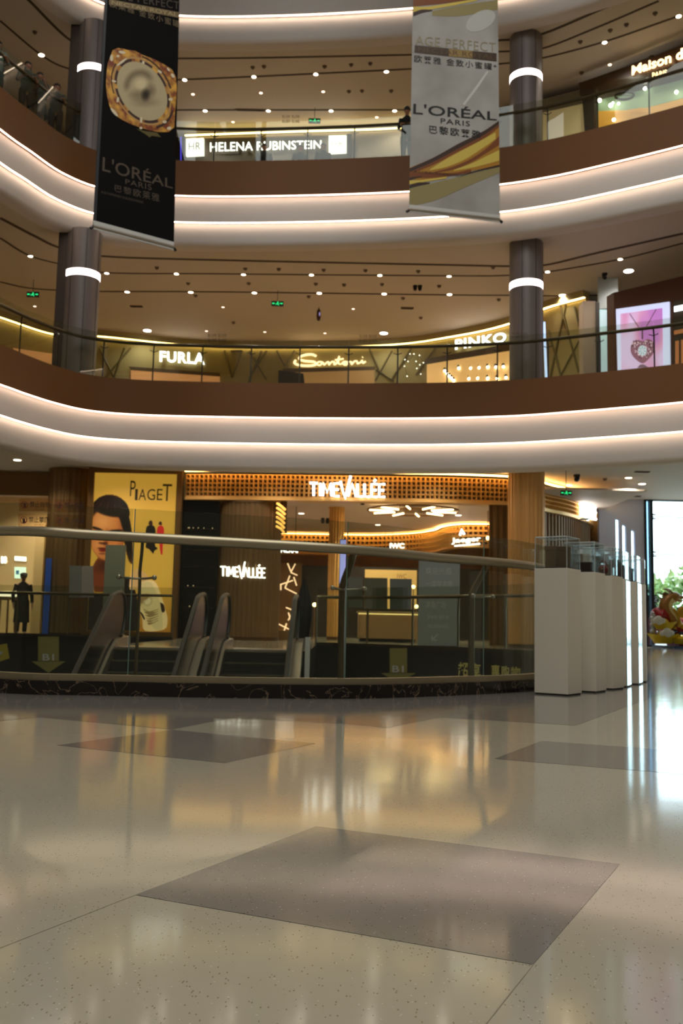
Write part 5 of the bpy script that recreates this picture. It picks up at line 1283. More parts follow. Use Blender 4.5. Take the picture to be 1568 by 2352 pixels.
for ch, x0, x1, y0, y1 in (('超', 1054, 1078, 1521, 1560), ('享', 1082, 1106, 1523, 1560), ('惠', 1130, 1150, 1527, 1556), ('购', 1153, 1172, 1529, 1556), ('物', 1175, 1198, 1531, 1555)):
    q = Quad(hit_seg(x0, y0, FV2, .03), hit_seg(x1, y0, FV2, .03), hit_seg(x1, y1, FV2, .03), hit_seg(x0, y1, FV2, .03))
    letters('lettering', ch, q, mat('olive_letters', (214, 204, 120), .5), t, .02, .002, res=1)
t = thing('wall_poster', 'tilted olive yellow square notice on the dark void edge at the left picture edge', 'poster', hit_seg(8, 1500, FV))
b = one(mat('yellow_notice', (190, 172, 50), .6)); b.face([hit_seg(x, y, FV, .03) for x, y in ((-14, 1484), (17, 1478), (23, 1512), (-8, 1522))]); b.build('sheet', None, t)
b = one(M_decal2); b.face([hit_seg(x, y, FV, .04) for x, y in ((-2, 1494), (8, 1498), (4, 1504), (-4, 1502))]); b.build('mark', None, t)
def far_rail(label, C, zt, step, posts=True):
    pts = resample(C, step); t = thing('balustrade', label, 'balustrade', (pts[len(pts) // 2][0], pts[len(pts) // 2][1], 0))
    fine = resample(C, .4)
    one(M_rail).tube([(x, y, zt) for x, y in fine], .04, 8).build('handrail', None, t, smooth_=True)
    one(mat('dark_base_rail', (46, 38, 30), .5)).sweep(fine, [(-.03, 0), (-.03, .07), (.03, .07), (.03, 0)]).build('base_rail', None, t)
    for a, c in zip(pts, pts[1:]):
        va, vc = Vector((*a, 0)), Vector((*c, 0)); d = vc - va; mid = (va + vc) / 2
        one(M_glass).box((mid.x, mid.y, .07 + (zt + .16) / 2), (d.length - .02, .012, zt + .16), math.atan2(d.y, d.x)).build('glass_panel', None, t)
    for a in pts:
        one(M_post).tube([Vector((*a, 0)) + Vector((0, .07, 0)), Vector((*a, 0)) + Vector((0, .07, zt - .25)), Vector((*a, 0)) + Vector((0, 0, zt - .03))], .025, 6).build('post', None, t)
    return t
far_rail('far glass balustrade with dark rail behind the left escalator', [(-10.8, 28.22), (LX0 - .15, 27.60)], 1.22, 1.25)
FVr = offset(FV2, .035)
far_rail('far curved glass balustrade with dark rail right of the escalators', [c for c in FVr if c[1] > 16.2], 1.16, 1.25)
def glass_sheet(label, P4, C, m, off=.018, name='notice_sheet'):
    P = [at_curve(x, y, C, off) for x, y in P4]; q = Quad(*P)
    o = one(m).slab([q(0, 0), q(1, 0), q(1, 1), q(0, 1)], -q.n, .012).build(name); return tag(o, label, 'notice')
M_sheet = mat('grey_sheet', (128, 128, 126), .5); M_sheet2 = mat('green_grey_sheet', (112, 112, 96), .5)
FVl = [(-10.8, 28.22), (LX0 - .15, 27.60)]
glass_sheet('grey sheet on the left of the pair behind the far left rail', [(160, 1299), (187, 1299.5), (186, 1372), (159, 1372)], FVl, M_sheet)
glass_sheet('pinkish grey sheet on the right of the pair behind the far left rail', [(188, 1299.5), (214, 1300), (216, 1372), (187, 1372)], FVl, mat('left_sheet', (158, 150, 146), .5))
for P4, lab, m in (([(800, 1325), (832, 1327), (832, 1396), (800, 1395)], 'narrow grey sheet beside the near post behind the far right rail', M_sheet), ([(838, 1327), (890, 1328), (890, 1399), (838, 1398)], 'olive grey sheet, middle of three behind the far right rail', M_sheet2), ([(896, 1329), (946, 1330), (945, 1400), (896, 1399)], 'bluish grey sheet, rightmost of three behind the far right rail', mat('blue_sheet', (124, 130, 134), .5))):
    glass_sheet(lab, P4, FVr, m)
# grey directory panel
t = thing('directory_panel', 'tall pale grey directory panel with faint lines of writing beyond the void', 'directory', at(990, 1485, 24.6))
q = Quad(*[at(x, y, 24.6) for x, y in ((962, 1278), (1056, 1284), (1056, 1488), (958, 1486))]); q = Quad(Vector((q.c[0].x, 24.6, q.c[0].z)), Vector((q.c[1].x, 24.6, q.c[0].z)), Vector((q.c[1].x, 24.6, 0.02)), Vector((q.c[0].x, 24.6, .02)))
one(mat('panel_grey', (152, 158, 166), .4)).slab([q(0, 0), q(1, 0), q(1, 1), q(0, 1)], (0, 1, 0), .05).build('panel', None, t)
one(M_darksteel).span((q.c[0].x - .05, 24.55, 0), (q.c[1].x + .05, 24.85, .03)).build('base', None, t)
Mfw = mat('faint_print', (196, 198, 200), .5)
for wd, s0, t0, s1, t1 in (('欢迎光临', .16, .80, .8, .88), ('一层导览图', .18, .66, .82, .73), ('美食广场', .18, .42, .66, .5), ('停车场 服务台', .22, .3, .74, .345), ('出口请由此前行', .24, .2, .74, .245)):
    letters('lettering', wd, q.sub(s0, t0, s1, t1), Mfw, t, 0, .004, res=1)
b = one(Mfw); b.face([q(.32, .06, .004), q(.46, .06, .004), q(.46, .075, .004), q(.38, .075, .004), q(.48, .125, .004), q(.46, .135, .004), q(.35, .085, .004), q(.35, .115, .004), q(.32, .115, .004)]); b.build('arrow', None, t)
# grey-green upright slab by the left escalator
t = thing('signboard', 'dark grey green upright signboard beside the left escalator', 'signboard', (at(262, 1350, 28.1).x, 28.08, 0))
one(mat('green_grey_panel', (132, 136, 122), .35)).span((at(239, 1350, 28.1).x, 28.05, .02), (at(285, 1350, 28.1).x, 28.12, at(262, 1252, 28.1).z)).build('panel', None, t)
one(M_darksteel).span((at(239, 1350, 28.1).x - .04, 27.98, 0), (at(285, 1350, 28.1).x + .04, 28.18, .02)).build('base', None, t)

# ------------------------------------------------------------------ escalators going down towards the camera
def escalator(x0, x1, label, y0=LY):
    t = thing('escalator', label, 'escalator', ((x0 + x1) / 2, y0, 0))
    sl = math.tan(math.radians(30)); run = 4.6
    # landing plate and steps
    one(mat('landing_plate', (186, 176, 160), .25, .6)).span((x0 + .02, y0 - .05, -.01), (x1 - .02, y0 + 1.2, .012)).build('landing_plate', None, t)
    st = one(mat('step_black', (24, 24, 24), .5)); tr = one(mat('step_edge', (90, 84, 60), .5))
    for i in range(14):
        y = y0 - .05 - i * .33; z = -.015 - i * .33 * sl
        st.span((x0 + .22, y - .33, z - .19), (x1 - .22, y, z)); tr.span((x0 + .22, y - .335, z - .02), (x1 - .22, y - .32, z + .002))
    st.build('step', None, t); tr.build('step_edging', None, t)
    one(mat('truss_black', (14, 14, 14), .5)).slab([(x0, y0, -.35), (x0, y0 - run, -.35 - run * sl), (x0, y0 - run, -1.1 - run * sl), (x0, y0, -1.1)], (1, 0, 0), x1 - x0).build('truss', None, t)
    for xs, s_ in ((x0, 1), (x1, -1)):
        # side profile of the balustrade: newel at the landing, then down at 30 degrees
        prof_top = [(y0 + .58, .35), (y0 + .66, .6), (y0 + .6, .85), (y0 + .42, .99), (y0 + .1, 1.0), (y0 - .35, .93), (y0 - .9, .68), (y0 - run, .68 - (run - .9) * sl)]
        prof_bot = [(y0 + .52, .22), (y0 + .4, .2), (y0 + .2, .2), (y0 - .2, .16), (y0 - .6, .0), (y0 - run, -(run - .6) * sl)]
        glass = [(xs + s_ * .11, y, z - .03) for y, z in prof_top[1:]] + [(xs + s_ * .11, y, z) for y, z in reversed(prof_bot)]
        b = one(mat('escalator_side', (20, 18, 16), .2, spec=.3)); f = b.slab(glass, (s_, 0, 0), .02); sp_ = b.build('side_panel', None, t)
        hr = spline([(xs + s_ * .12, y, z) for y, z in [(y0 + .4, .2), (y0 + .55, .3)] + prof_top[1:]], 4)
        one(M_black).tube(hr, .045, 8, flat=.8).build('handrail', None, sp_, smooth_=True)
        b = one(M_steel)
        dk = [(y0 + .9, .22), (y0 + .2, .2), (y0 - .2, .16), (y0 - .6, 0), (y0 - run, -(run - .6) * sl)]
        lo = [(y, z - (.22 if i < 2 else .3)) for i, (y, z) in enumerate(dk)]
        A = [[(xs - s_ * .03, y, z) for y, z in lo], [(xs - s_ * .03, y, z) for y, z in dk], [(xs + s_ * .09, y, z) for y, z in dk], [(xs + s_ * .09, y, z - .02) for y, z in dk], [(xs + s_ * .2, y, z - .03) for y, z in dk], [(xs + s_ * .2, y, z) for y, z in lo]]
        b.grid(A); b.face([A[k_][0] for k_ in range(6)]); dk_o = b.build('steel_decking', None, t)
        b = one(mat('deck_groove', (30, 28, 26), .4)); b.grid([[(xs + s_ * .125, y, z - .005) for y, z in dk], [(xs + s_ * .15, y, z - .005) for y, z in dk]]); b.build('skirt_line', None, dk_o)
    return t
escalator(-4.2, -2.42, 'left escalator descending from the far landing towards the near glass')
escalator(-2.22, -.68, 'right escalator descending from the far landing towards the near glass')
t = thing('draped_stand', 'black tapering draped stand behind the handrail of the right escalator', 'stand', (-.86, 19.6, 0))
pd = Vector((at(697, 1400, 19.6).x, 19.6, 0))
MB().use(mat('black_drape', (13, 13, 14), .7)).lathe([(.10, .06), (.12, .3), (.17, .62), (.165, .85), (.12, 1.05), (.06, 1.24), (.02, 1.38), (0, 1.4)], pd, 16, lambda k_: .012 if k_ % 2 else -.012).build('drape', None, t)
one(M_darksteel).cyl(pd + Vector((0, 0, .02)), .16, .04, 16).build('base', None, t)
o = one(mat('white_post', (222, 222, 214), .5)).span((at(700, 1500, 17.6).x, 17.6, -.9), (at(711, 1500, 17.6).x, 17.75, at(704, 1464, 17.6).z)).build('bollard')  # lit escalator deck, its brightness put into a separate white strip
tag(o, 'short white upright post right of the right escalator', 'post')

# ------------------------------------------------------------------ white pedestals with clear cases
M_ped = mat('pedestal_white', (242, 236, 220), .5); M_recess_shade = mat('pedestal_recess', (40, 36, 32), .6)
EXH = [[('tall_box', (-.05, .02), (.09, .07, .17), (122, 96, 68), 'upright tan box at the left inside the nearest clear case'), ('tall_box', (.06, -.02), (.07, .07, .16), (98, 74, 46), 'upright brown box at the right inside the nearest clear case')],
       [('flat_box', (.03, -.06), (.1, .05, .075), (52, 32, 32), 'small dark maroon box in the second clear case'), ('tall_box', (-.06, .04), (.06, .06, .15), (150, 140, 126), 'pale upright box in the second clear case')],
       [('round_bag', (.02, -.03), (.085, .07, .09), (112, 22, 32), 'dark red rounded bag in the third clear case')],
       [('tall_box', (-.04, -.03), (.09, .07, .12), (134, 128, 120), 'grey upright box in the fourth clear case'), ('tall_box', (.07, .03), (.05, .05, .12), (60, 38, 40), 'dark maroon upright box in the fourth clear case')],
       [('tall_box', (.02, -.02), (.07, .07, .13), (66, 44, 44), 'dark upright box in the fifth clear case')],
       [('tall_box', (-.02, -.03), (.08, .06, .15), (90, 84, 80), 'slim grey box in the sixth clear case')]]
ORD = ['nearest', 'second', 'third', 'fourth', 'fifth', 'sixth']
PC = [(1.67, 7.14), (1.985, 7.56), (2.235, 7.99), (2.475, 8.42), (2.71, 8.86), (2.93, 9.33)]
for i, (x, y) in enumerate(PC):
    ang = (-.62, -.56, -.62, -.42, -.42, -.32)[i]; u = Vector((math.cos(ang), math.sin(ang), 0)); v = Vector((-u.y, u.x, 0)); sz = .262
    c = Vector((x, y, 0)) - u * sz / 2 + v * sz / 2; hgt = .93
    t = thing('display_pedestal', '%s tall white square pedestal of the row beside the balustrade, counted from the camera' % ORD[i], 'pedestal', c, ang)
    one(M_ped).box(c + Vector((0, 0, .012 + (hgt - .012) / 2)), (sz, sz, hgt - .012), ang).build('body', None, t, bevel=.002)
    one(M_recess_shade).box(c + Vector((0, 0, .006)), (sz - .012, sz - .012, .012), ang).build('plinth', None, t)  # shadow strip at the foot, its darkness put into the colour
    if i in (3, 4): one(mat('glossy_side', (168, 206, 206), .1, .8)).box(c + u * (sz / 2 + .002) + Vector((0, 0, hgt / 2)), (.004, sz - .01, hgt - .03), ang).build('mirror_side', None, t)
    t = thing('acrylic_case', 'clear acrylic case on the %s white pedestal' % ORD[i], 'display case', c + Vector((0, 0, hgt)), ang)
    b = one(M_acrylic); ch, th = .235, .006; z = hgt + ch / 2; hs = sz / 2 - .006
    for d, su in ((u, 1), (u, -1), (v, 1), (v, -1)):
        b.box(c + d * hs * su + Vector((0, 0, z)), (sz - .012, th, ch) if d is v else (th, sz - .024, ch), ang)
    b.box(c + Vector((0, 0, hgt + ch + th / 2)), (sz - .006, sz - .006, th), ang); cv = b.build('cover', None, t)
    one(mat('case_base', (70, 66, 62), .4)).box(c + Vector((0, 0, hgt + .004)), (sz - .03, sz - .03, .008), ang).build('base_plate', None, t)
    b = one(mat('acrylic_edge', (226, 236, 236), .2))
    for su in (-1, 1):
        for sv in (-1, 1): b.tube([c + u * hs * su + v * hs * sv + Vector((0, 0, hgt)), c + u * hs * su + v * hs * sv + Vector((0, 0, hgt + ch))], .0025, 4)
        b.tube([c + u * hs * su - v * hs + Vector((0, 0, hgt + ch)), c + u * hs * su + v * hs + Vector((0, 0, hgt + ch))], .0025, 4)
        b.tube([c - u * hs + v * hs * su + Vector((0, 0, hgt + ch)), c + u * hs + v * hs * su + Vector((0, 0, hgt + ch))], .0025, 4)
    b.build('edge', None, cv)
    for nm, (du, dv), dim, colr, lab in EXH[i]:
        p = c + u * du + v * dv + Vector((0, 0, hgt + .008 + dim[2] / 2))
        m = mat('exhibit_%d_%d_%d' % colr, colr, .45)
        if nm == 'round_bag':
            t2 = thing('handbag', lab, 'bag', p - Vector((0, 0, dim[2] / 2)))
            bb = one(m); bb.ball(p, dim[2] / 2, (dim[0] / dim[2], .6, 1), 18, 12, Matrix.Rotation(ang, 4, 'Z')); bb.build('body', None, t2, smooth_=True)
            one(m).tube([p + u * .03 * math.cos(a) + Vector((0, 0, dim[2] * .42 + .04 * math.sin(a))) for a in [PI * k_ / 10 for k_ in range(11)]], .004, 5).build('handle', None, t2)
            one(M_gold).box(p - v * .03 + Vector((0, 0, .01)), (.014, .006, .012), ang).build('clasp', None, t2)
        else:
            t2 = thing('gift_box', lab, 'box', p - Vector((0, 0, dim[2] / 2)))
            one(m).box(p - Vector((0, 0, dim[2] * .1)), (dim[0], dim[1], dim[2] * .8), ang).build('body', None, t2, bevel=.002)
            one(m).box(p + Vector((0, 0, dim[2] * .4)), (dim[0] + .004, dim[1] + .004, dim[2] * .2), ang).build('lid', None, t2, bevel=.002)
t = thing('acrylic_case', 'tall slim clear acrylic case rising behind the nearest two pedestals', 'display case', at(1342, 1240, 8.4))
pa = at(1342, 1238, 8.5); b = one(M_acrylic)
# it stands on a slim white pedestal hidden behind the first two
pz = 1.18
for dx, dy, sx, sy in ((.03, 0, .006, .06), (-.03, 0, .006, .06), (0, .03, .06, .006), (0, -.03, .06, .006)): b.box((pa.x + dx, 8.5 + dy, (pz + at(1342, 1192, 8.5).z) / 2), (sx, sy, at(1342, 1192, 8.5).z - pz))
b.build('cover', None, t)
one(mat('case_cap', (220, 226, 226), .3)).box((pa.x, 8.5, at(1342, 1192, 8.5).z), (.068, .068, .008)).build('cap', None, t)
t = thing('display_pedestal', 'slim white pedestal hidden behind the nearest two, carrying the tall clear case', 'pedestal', (pa.x, 8.5, 0))
one(M_ped).box((pa.x, 8.5, pz / 2), (.1, .1, pz)).build('body', None, t)

# ------------------------------------------------------------------ right end: white wall with slits, big window
YW = 33.0
xw0, xw1 = at(1383, 1300, YW).x - .1, at(1480, 1300, YW).x
M_endwall = mat('end_wall', (196, 206, 226), .6)
b = one(M_endwall); xs = [xw0]
slits = [(1412, 1423, 1191, 1194), (1429.5, 1438, 1204, 1208), (1450, 1458, 1215, 1221)]
zc = CE0
edges = []
for x0, x1, ya, yb in slits: edges.append((at(x0, 1250, YW).x, at(x1, 1250, YW).x, at(x0, ya, YW).z, at(x1, yb, YW).z))
px = xw0
for a, c, za, zb in edges:
    b.span((px, YW, 0), (a, YW + .2, zc)); b.slab([(a, YW, za), (c, YW, zb), (c, YW, zc), (a, YW, zc)], (0, 1, 0), .2); b.span((a, YW, 0), (c, YW + .2, .6)); px = c
b.span((px, YW, 0), (xw1, YW + .2, zc))
struct(b.build('wall_end'))
b = one(M_winglass)
for a, c, za, zb in edges: b.span((a, YW + .12, .6), (c, YW + .13, max(za, zb)))
struct(b.build('window_2'))
Mfr = mat('window_frame', (34, 46, 52), .35, .3)
t = bpy.data.objects.new('window_1', None); COL.objects.link(t); t.location = (xw1, YW, 0); struct(t)
XR = 19.9
def frame(x, wd): return (x, YW - .05, 0), (x + wd, YW + .2, CE0)
b = one(Mfr); b.span(*frame(xw1, .08)); b.span(*frame(xw1 + .2, .10)); b.build('mullion', None, t)
for k_ in range(1, 3): one(Mfr).span(*frame(xw1 + .25 + 3.4 * k_, .12)).build('mullion', None, t)
b = one(clear_glass('tinted_pane', (172, 198, 214), .05)); b.span((xw1 + .08, YW + .02, 0), (xw1 + .2, YW + .1, CE0)); b.build('mullion_infill', None, t)
one(Mfr).span((xw1, YW - .05, CE0 - .04), (XR, YW + .2, CE0)).build('head', None, t)
one(Mfr).span((xw1, YW - .05, 0), (XR, YW + .2, .06)).build('sill', None, t)
zj = [at(1520, 1187, YW).z, at(1520, 1273, YW).z, at(1520, 1378, YW).z]
zz = [.06] + sorted(zj) + [CE0 - .04]; xx = [xw1 + .3, xw1 + 3.65, xw1 + 7.05, XR]
for za, zb in zip(zz, zz[1:]):
    for xa, xb in zip(xx, xx[1:]):
        one(M_winglass).span((xa + .006, YW + .06, za + .012), (xb - .006, YW + .072, zb - .012)).build('pane', None, t)
b = one(mat('pane_joint', (70, 92, 100), .4))
for z in sorted(zj): b.span((xx[0], YW + .055, z - .018), (XR, YW + .075, z + .018))
b.build('pane_joint', None, t)
b = one(M_black)
for z in sorted(zj):
    for d in (-.07, .07): b.ball(Vector((xx[0] + .05, YW - .02, z + d)), .045, (1.5, .7, .7), 8, 6)
b.build('spider_clamp', None, t)
struct(one(M_endwall).span((XR, 30, 0), (20, YW + .2, CE0)).build('wall_pier'))

# outside: paving, hedge and trees
struct(one(mat('outdoor_paving', (150, 150, 144), .8)).span((9.5, YW + .3, -.3), (70, 90, -.05)).build('ground_outside'))
Mleaf = noise_mix(mat('leaf_light', (120, 160, 70), .6), (140, 182, 100), (236, 246, 200), 1.2, 4, .35, .7) and MATS['leaf_light']
Mleafd = noise_mix(mat('leaf_dark', (30, 60, 34), .6), (16, 40, 26), (44, 84, 44), 1.5, 4, .35, .7) and MATS['leaf_dark']
Mbark = mat('bark', (70, 56, 44), .8)
def tree(x, y, hgt, rad, label, m, n=900, cz=None, seed=1, name='tree', leaf=.22):
    rnd = random.Random(seed); t = thing(name, label, 'tree', (x, y, -.05))
    b = one(Mbark); b.tube([(x, y, -.05), (x + .1, y, hgt * .35), (x - .05, y + .1, hgt * .6)], [.16, .12, .06], 8)
    for k_ in range(5):
        a = rnd.uniform(0, 6.28); b.tube([(x, y, hgt * .4), (x + math.cos(a) * rad * .4, y + math.sin(a) * rad * .4, hgt * .6), (x + math.cos(a) * rad * .7, y + math.sin(a) * rad * .7, hgt * .78)], [.08, .05, .02], 6)
    b.build('trunk', None, t)
    b = one(m); cl = [(rnd.gauss(0, .5) * rad, rnd.gauss(0, .5) * rad, hgt * rnd.uniform(.28, .95), rad * rnd.uniform(.25, .5)) for _ in range(26)]
    for k_ in range(n):
        cx, cy, cz_, r = rnd.choice(cl); d = Vector((rnd.gauss(0, 1), rnd.gauss(0, 1), rnd.gauss(0, 1))).normalized() * r * rnd.uniform(.5, 1)
        p = Vector((x + cx, y + cy, cz_)) + d; e1 = Vector((rnd.gauss(0, 1), rnd.gauss(0, 1), rnd.gauss(0, 1))).normalized(); e2 = e1.cross(Vector((rnd.gauss(0, 1), rnd.gauss(0, 1), rnd.gauss(0, 1)))).normalized()
        l = leaf * rnd.uniform(.7, 1.5); b.face([p - e1 * l, p + e2 * l * .45, p + e1 * l, p - e2 * l * .45])
    b.build('foliage', None, t); return t
tree(14.0, 41, 2.9, 1.7, 'pale sunlit tree outside the big window', Mleaf, 1500, seed=3, leaf=.2)
tree(18.0, 43, 3.6, 1.9, 'taller pale sunlit tree outside the window at the right picture edge', Mleaf, 1500, seed=5, leaf=.2)
tree(12.1, 38.0, 1.9, .35, 'narrow dark evergreen just outside the window frame', Mleafd, 700, seed=8, leaf=.16)
o = one(Mleafd); rnd = random.Random(11)
for k_ in range(2600):
    p = Vector((rnd.uniform(10.8, 24), rnd.uniform(47.2, 48.6), rnd.uniform(0, 1.7))); e1 = Vector((rnd.gauss(0, 1), rnd.gauss(0, 1), rnd.gauss(0, 1))).normalized(); e2 = e1.cross(Vector((rnd.gauss(0, 1), rnd.gauss(0, 1), rnd.gauss(0, 1)))).normalized(); l = .24
    o.face([p - e1 * l, p + e2 * l * .5, p + e1 * l, p - e2 * l * .5])
tag(o.build('hedge'), 'dark green hedge behind the trees outside the window', 'hedge', kind='stuff')

# festive dragon display in front of the window
YD = 31.6
def dpt(x, y, dy=0.0): return at(1380 + x / 8.34, 1320 + y / 8.34, YD + dy)
Mred = mat('festive_red', (168, 20, 22), .4); Mgoldp = mat('festive_gold', (196, 150, 40), .35, .4); Myel = mat('festive_yellow', (222, 190, 40), .4); Mdgold = mat('dragon_gold', (156, 112, 52), .4, .2); Mcld = mat('cloud_white', (232, 232, 224), .5); Mbel = mat('belly_cream', (232, 214, 140), .5)
t = thing('dragon_display', 'red and gold festive dragon display standing before the big window', 'decoration', dpt(1350, 1380))
one(mat('display_plinth', (60, 84, 120), .4)).span((dpt(1090, 1350).x, YD - 1.5, 0), (dpt(2100, 1350).x, YD + .6, .07)).build('plinth', None, t)
b = one(Mred)
body = [dpt(1030, 800, -.3), dpt(1140, 790, -.75), dpt(1240, 880, -.4), dpt(1380, 980, -.4), dpt(1500, 1040, -.4), dpt(1620, 1080, -.4)]
b.tube(spline(body, 4), [.14, .2, .25, .28, .30, .31, .30, .33, .35, .37, .38, .39, .4, .4, .4, .4, .4, .4, .4, .4, .4], 14)
b.span((dpt(1330, 1100).x, YD - .8, .07), (dpt(2000, 1100).x, YD + .4, dpt(1500, 960).z)); b.build('red_body', None, t, smooth_=True)
neck = spline([dpt(1420, 960, -.75), dpt(1330, 800, -.75), dpt(1240, 680, -.75), dpt(1230, 560, -.75), dpt(1300, 470, -.75), dpt(1400, 430, -.75)], 5)
one(Mdgold).tube(neck, [.22 - .05 * i / len(neck) for i in range(len(neck))], 12).build('neck', None, t, smooth_=True)
one(Mbel).tube([p + Vector((.12, -.14, .0)) for p in neck[:-6]], .075, 10).build('belly', None, t, smooth_=True)
b = one(Mdgold)
hc = dpt(1390, 420, -.75)
b.ball(hc, .17, (1.3, .9, .9), 16, 10); b.ball(hc + Vector((.2, 0, -.02)), .11, (1.6, .8, .6), 14, 8); b.ball(hc + Vector((.18, 0, -.13)), .08, (1.5, .8, .4), 12, 8)
b.build('head', None, t, smooth_=True)
b = one(Mdgold)
for d in (-.08, .08): b.tube([hc + Vector((-.05, d, .1)), hc + Vector((-.18, d * 1.4, .22)), hc + Vector((-.34, d * 1.6, .24))], [.035, .025, .008], 8)
b.build('horn', None, t)
b = one(mat('mane_olive', (132, 108, 50), .5))
for k_ in range(9):
    a = -.5 + k_ * .22; b.tube([hc + Vector((-.1, 0, .02)), hc + Vector((-.25 - .06 * math.cos(a), .05 * (k_ % 3 - 1), .12 - .09 * k_ / 2)), hc + Vector((-.36 - .05 * (k_ % 2), .07 * (k_ % 3 - 1), .1 - .11 * k_ / 2))], [.05, .04, .01], 6)
b.build('mane', None, t)
b = one(M_black)
for d in (-.1, .1): b.ball(hc + Vector((.12, d, .06)), .025, u=8, v=6)
b.build('eye', None, t)
b = one(Mgoldp)
b.tube(spline([dpt(1480, 1000, -.95), dpt(1500, 880, -.95), dpt(1420, 700, -.95), dpt(1380, 660, -.95)], 4), .05, 8); b.build('gold_scroll', None, t)
# ingots
def ingot(x, y, wd, label, dy=-1.0):
    c = dpt(x, y, dy); s = wd
    t2 = thing('gold_ingot', label, 'decoration', c)
    b = one(Myel); rows = []
    for j, (k_, z) in enumerate(((.55, 0), (.72, .2), (.95, .42), (1.0, .5), (.7, .44), (.5, .42))):
        rows.append([c + Vector((math.cos(a) * s * k_, math.sin(a) * s * .5 * k_, z * s * (1 + .28 * math.cos(a) ** 2))) for a in [2 * PI * i / 28 for i in range(28)]])
    V = b.grid(rows, close_v=True); f = b.bm.faces.new(V[0]); f = b.bm.faces.new(V[-1])
    b.build('boat', None, t2, smooth_=True)
    one(Myel).ball(c + Vector((0, 0, s * .42)), s * .42, (1, .75, 1), 16, 10).build('mound', None, t2, smooth_=True); return t2
ingot(1190, 1320, .5, 'big yellow ingot on the floor before the dragon display')
ingot(1200, 1050, .42, 'yellow ingot stacked on top of the big one by the dragon', -1.0)
ingot(1530, 1330, .34, 'yellow ingot at the right picture edge by the dragon', -1.1)
def cloud(x, y, r, label, dy=-1.25):
    c = dpt(x, y, dy); b = one(Mcld)
    for dx, dz, k_ in ((-.9, -.1, .6), (0, .25, .85), (.8, 0, .65), (.2, -.25, .7), (-.4, .05, .7)): b.ball(c + Vector((dx * r, 0, dz * r)), r * k_, (1, .5, .85), 14, 9)
    tag(b.build('cloud_ornament', smooth_=True), label, 'decoration')
cloud(1095, 880, .16, 'upper white cloud ornament on the dragon display')
cloud(1262, 1115, .16, 'lower white cloud ornament between the two ingots')
b = one(Mgoldp); 
for x, y, r in ((1410, 1020, .06), (1340, 1160, .06), (1480, 1160, .06), (1560, 990, .08), (1580, 720, .2)): b.ball(dpt(x, y, -.85), r, (1, .35, 1), 12, 8)
b.build('gold_medallion', None, t, smooth_=True)
b = one(mat('blue_enamel', (70, 76, 100), .4))
for x, y in ((1405, 1085), (1540, 1130)): b.ball(dpt(x, y, -.85), .09, (1.2, .35, .7), 12, 8)
b.build('blue_medallion', None, t, smooth_=True)
b = one(mat('silver_bead', (220, 226, 230), .25, .6))
for i in range(9): b.ball(dpt(990 + 14 * math.sin(i * 2.1), 740 + i * 45, -.9), .055 + .012 * (i % 3), u=10, v=7)
tag(b.build('bead_garland', smooth_=True), 'string of silvery beads hanging by the window frame left of the dragon', 'garland')

# ------------------------------------------------------------------ right end of the lower gallery: pillar, window strip, pink screen
YS = 26.6
t = thing('screen_wall', 'brown feature wall carrying the pink heart screen on the lower gallery', 'wall unit', at(1500, 840, YS))
sc0, sc1 = at(1409, 760, YS), at(1640, 760, YS)
def SP(x, y, dy=0.0):   # plane of the feature wall, turning towards the atrium at its right end
    a, c = Vector((sc0.x, YS, 0)), Vector((sc1.x + .3, YS - 3.0, 0))
    return at_curve(x, y, [(a.x - .3, a.y + .32), (a.x, a.y), (c.x, c.y)], dy)
A0, A1, B1_, B0 = SP(1409, 672), SP(1640, 620), SP(1640, 860), SP(1409, 880)
zt = max(A0.z, A1.z)
b = one(mat('brown_feature_wall', (96, 58, 38), .5)); b.slab([Vector((A0.x, A0.y, F1Z)), Vector((A1.x, A1.y, F1Z)), Vector((A1.x, A1.y, A0.z)), Vector((A0.x, A0.y, A0.z))], (-.3, 1, 0), .35); b.build('panel', None, t)
t = thing('video_screen', 'bright pink screen showing a jewelled heart pendant on the brown wall', 'screen', SP(1478, 775, .05))
q = Quad(SP(1416, 711, .05), SP(1538, 694, .05), SP(1540, 850, .05), SP(1420, 866, .05))
one(mat('screen_border', (214, 222, 255), .4, power=.85)).slab([q(0, 0), q(1, 0), q(1, 1), q(0, 1)], -q.n, .05).build('white_border', None, t)
Mpk = mat('screen_pink', (226, 176, 222), .4, power=.8); N, L, bs = nodes(Mpk)
tc_ = N.new('ShaderNodeTexCoord'); nz = N.new('ShaderNodeTexNoise'); nz.inputs['Scale'].default_value = 1.5; nz.inputs['Detail'].default_value = 1; r_ = N.new('ShaderNodeValToRGB')
L.new(tc_.outputs['Generated'], nz.inputs['Vector']); L.new(nz.outputs['Fac'], r_.inputs[0])
r_.color_ramp.elements[0].position = .36; r_.color_ramp.elements[0].color = (*lin((184, 110, 196)), 1); r_.color_ramp.elements[1].position = .66; r_.color_ramp.elements[1].color = (*lin((222, 206, 246)), 1)
e = r_.color_ramp.elements.new(.48); e.color = (*lin((220, 150, 190)), 1)
L.new(r_.outputs[0], bs.inputs['Emission Color'])
b = one(Mpk); rows = [[q(.08 + .80 * i / 8, .0 + .92 * j / 12, .004) for i in range(9)] for j in range(13)]; b.grid(rows); t = b.build('picture', None, t)
def sq(x, y): return q(*q_at(q, 1240 + x / 4.78, 660 + y / 4.78), .008)
b = one(mat('screen_chain', (120, 96, 96), .4, power=.35))
b.tube([sq(985, 290), sq(1085, 440)], .012, 5); b.tube([sq(1275, 240), sq(1168, 430)], .012, 5); b.tube([sq(1124, 470), sq(1124, 570)], .022, 6); b.build('pendant_chain', None, t)
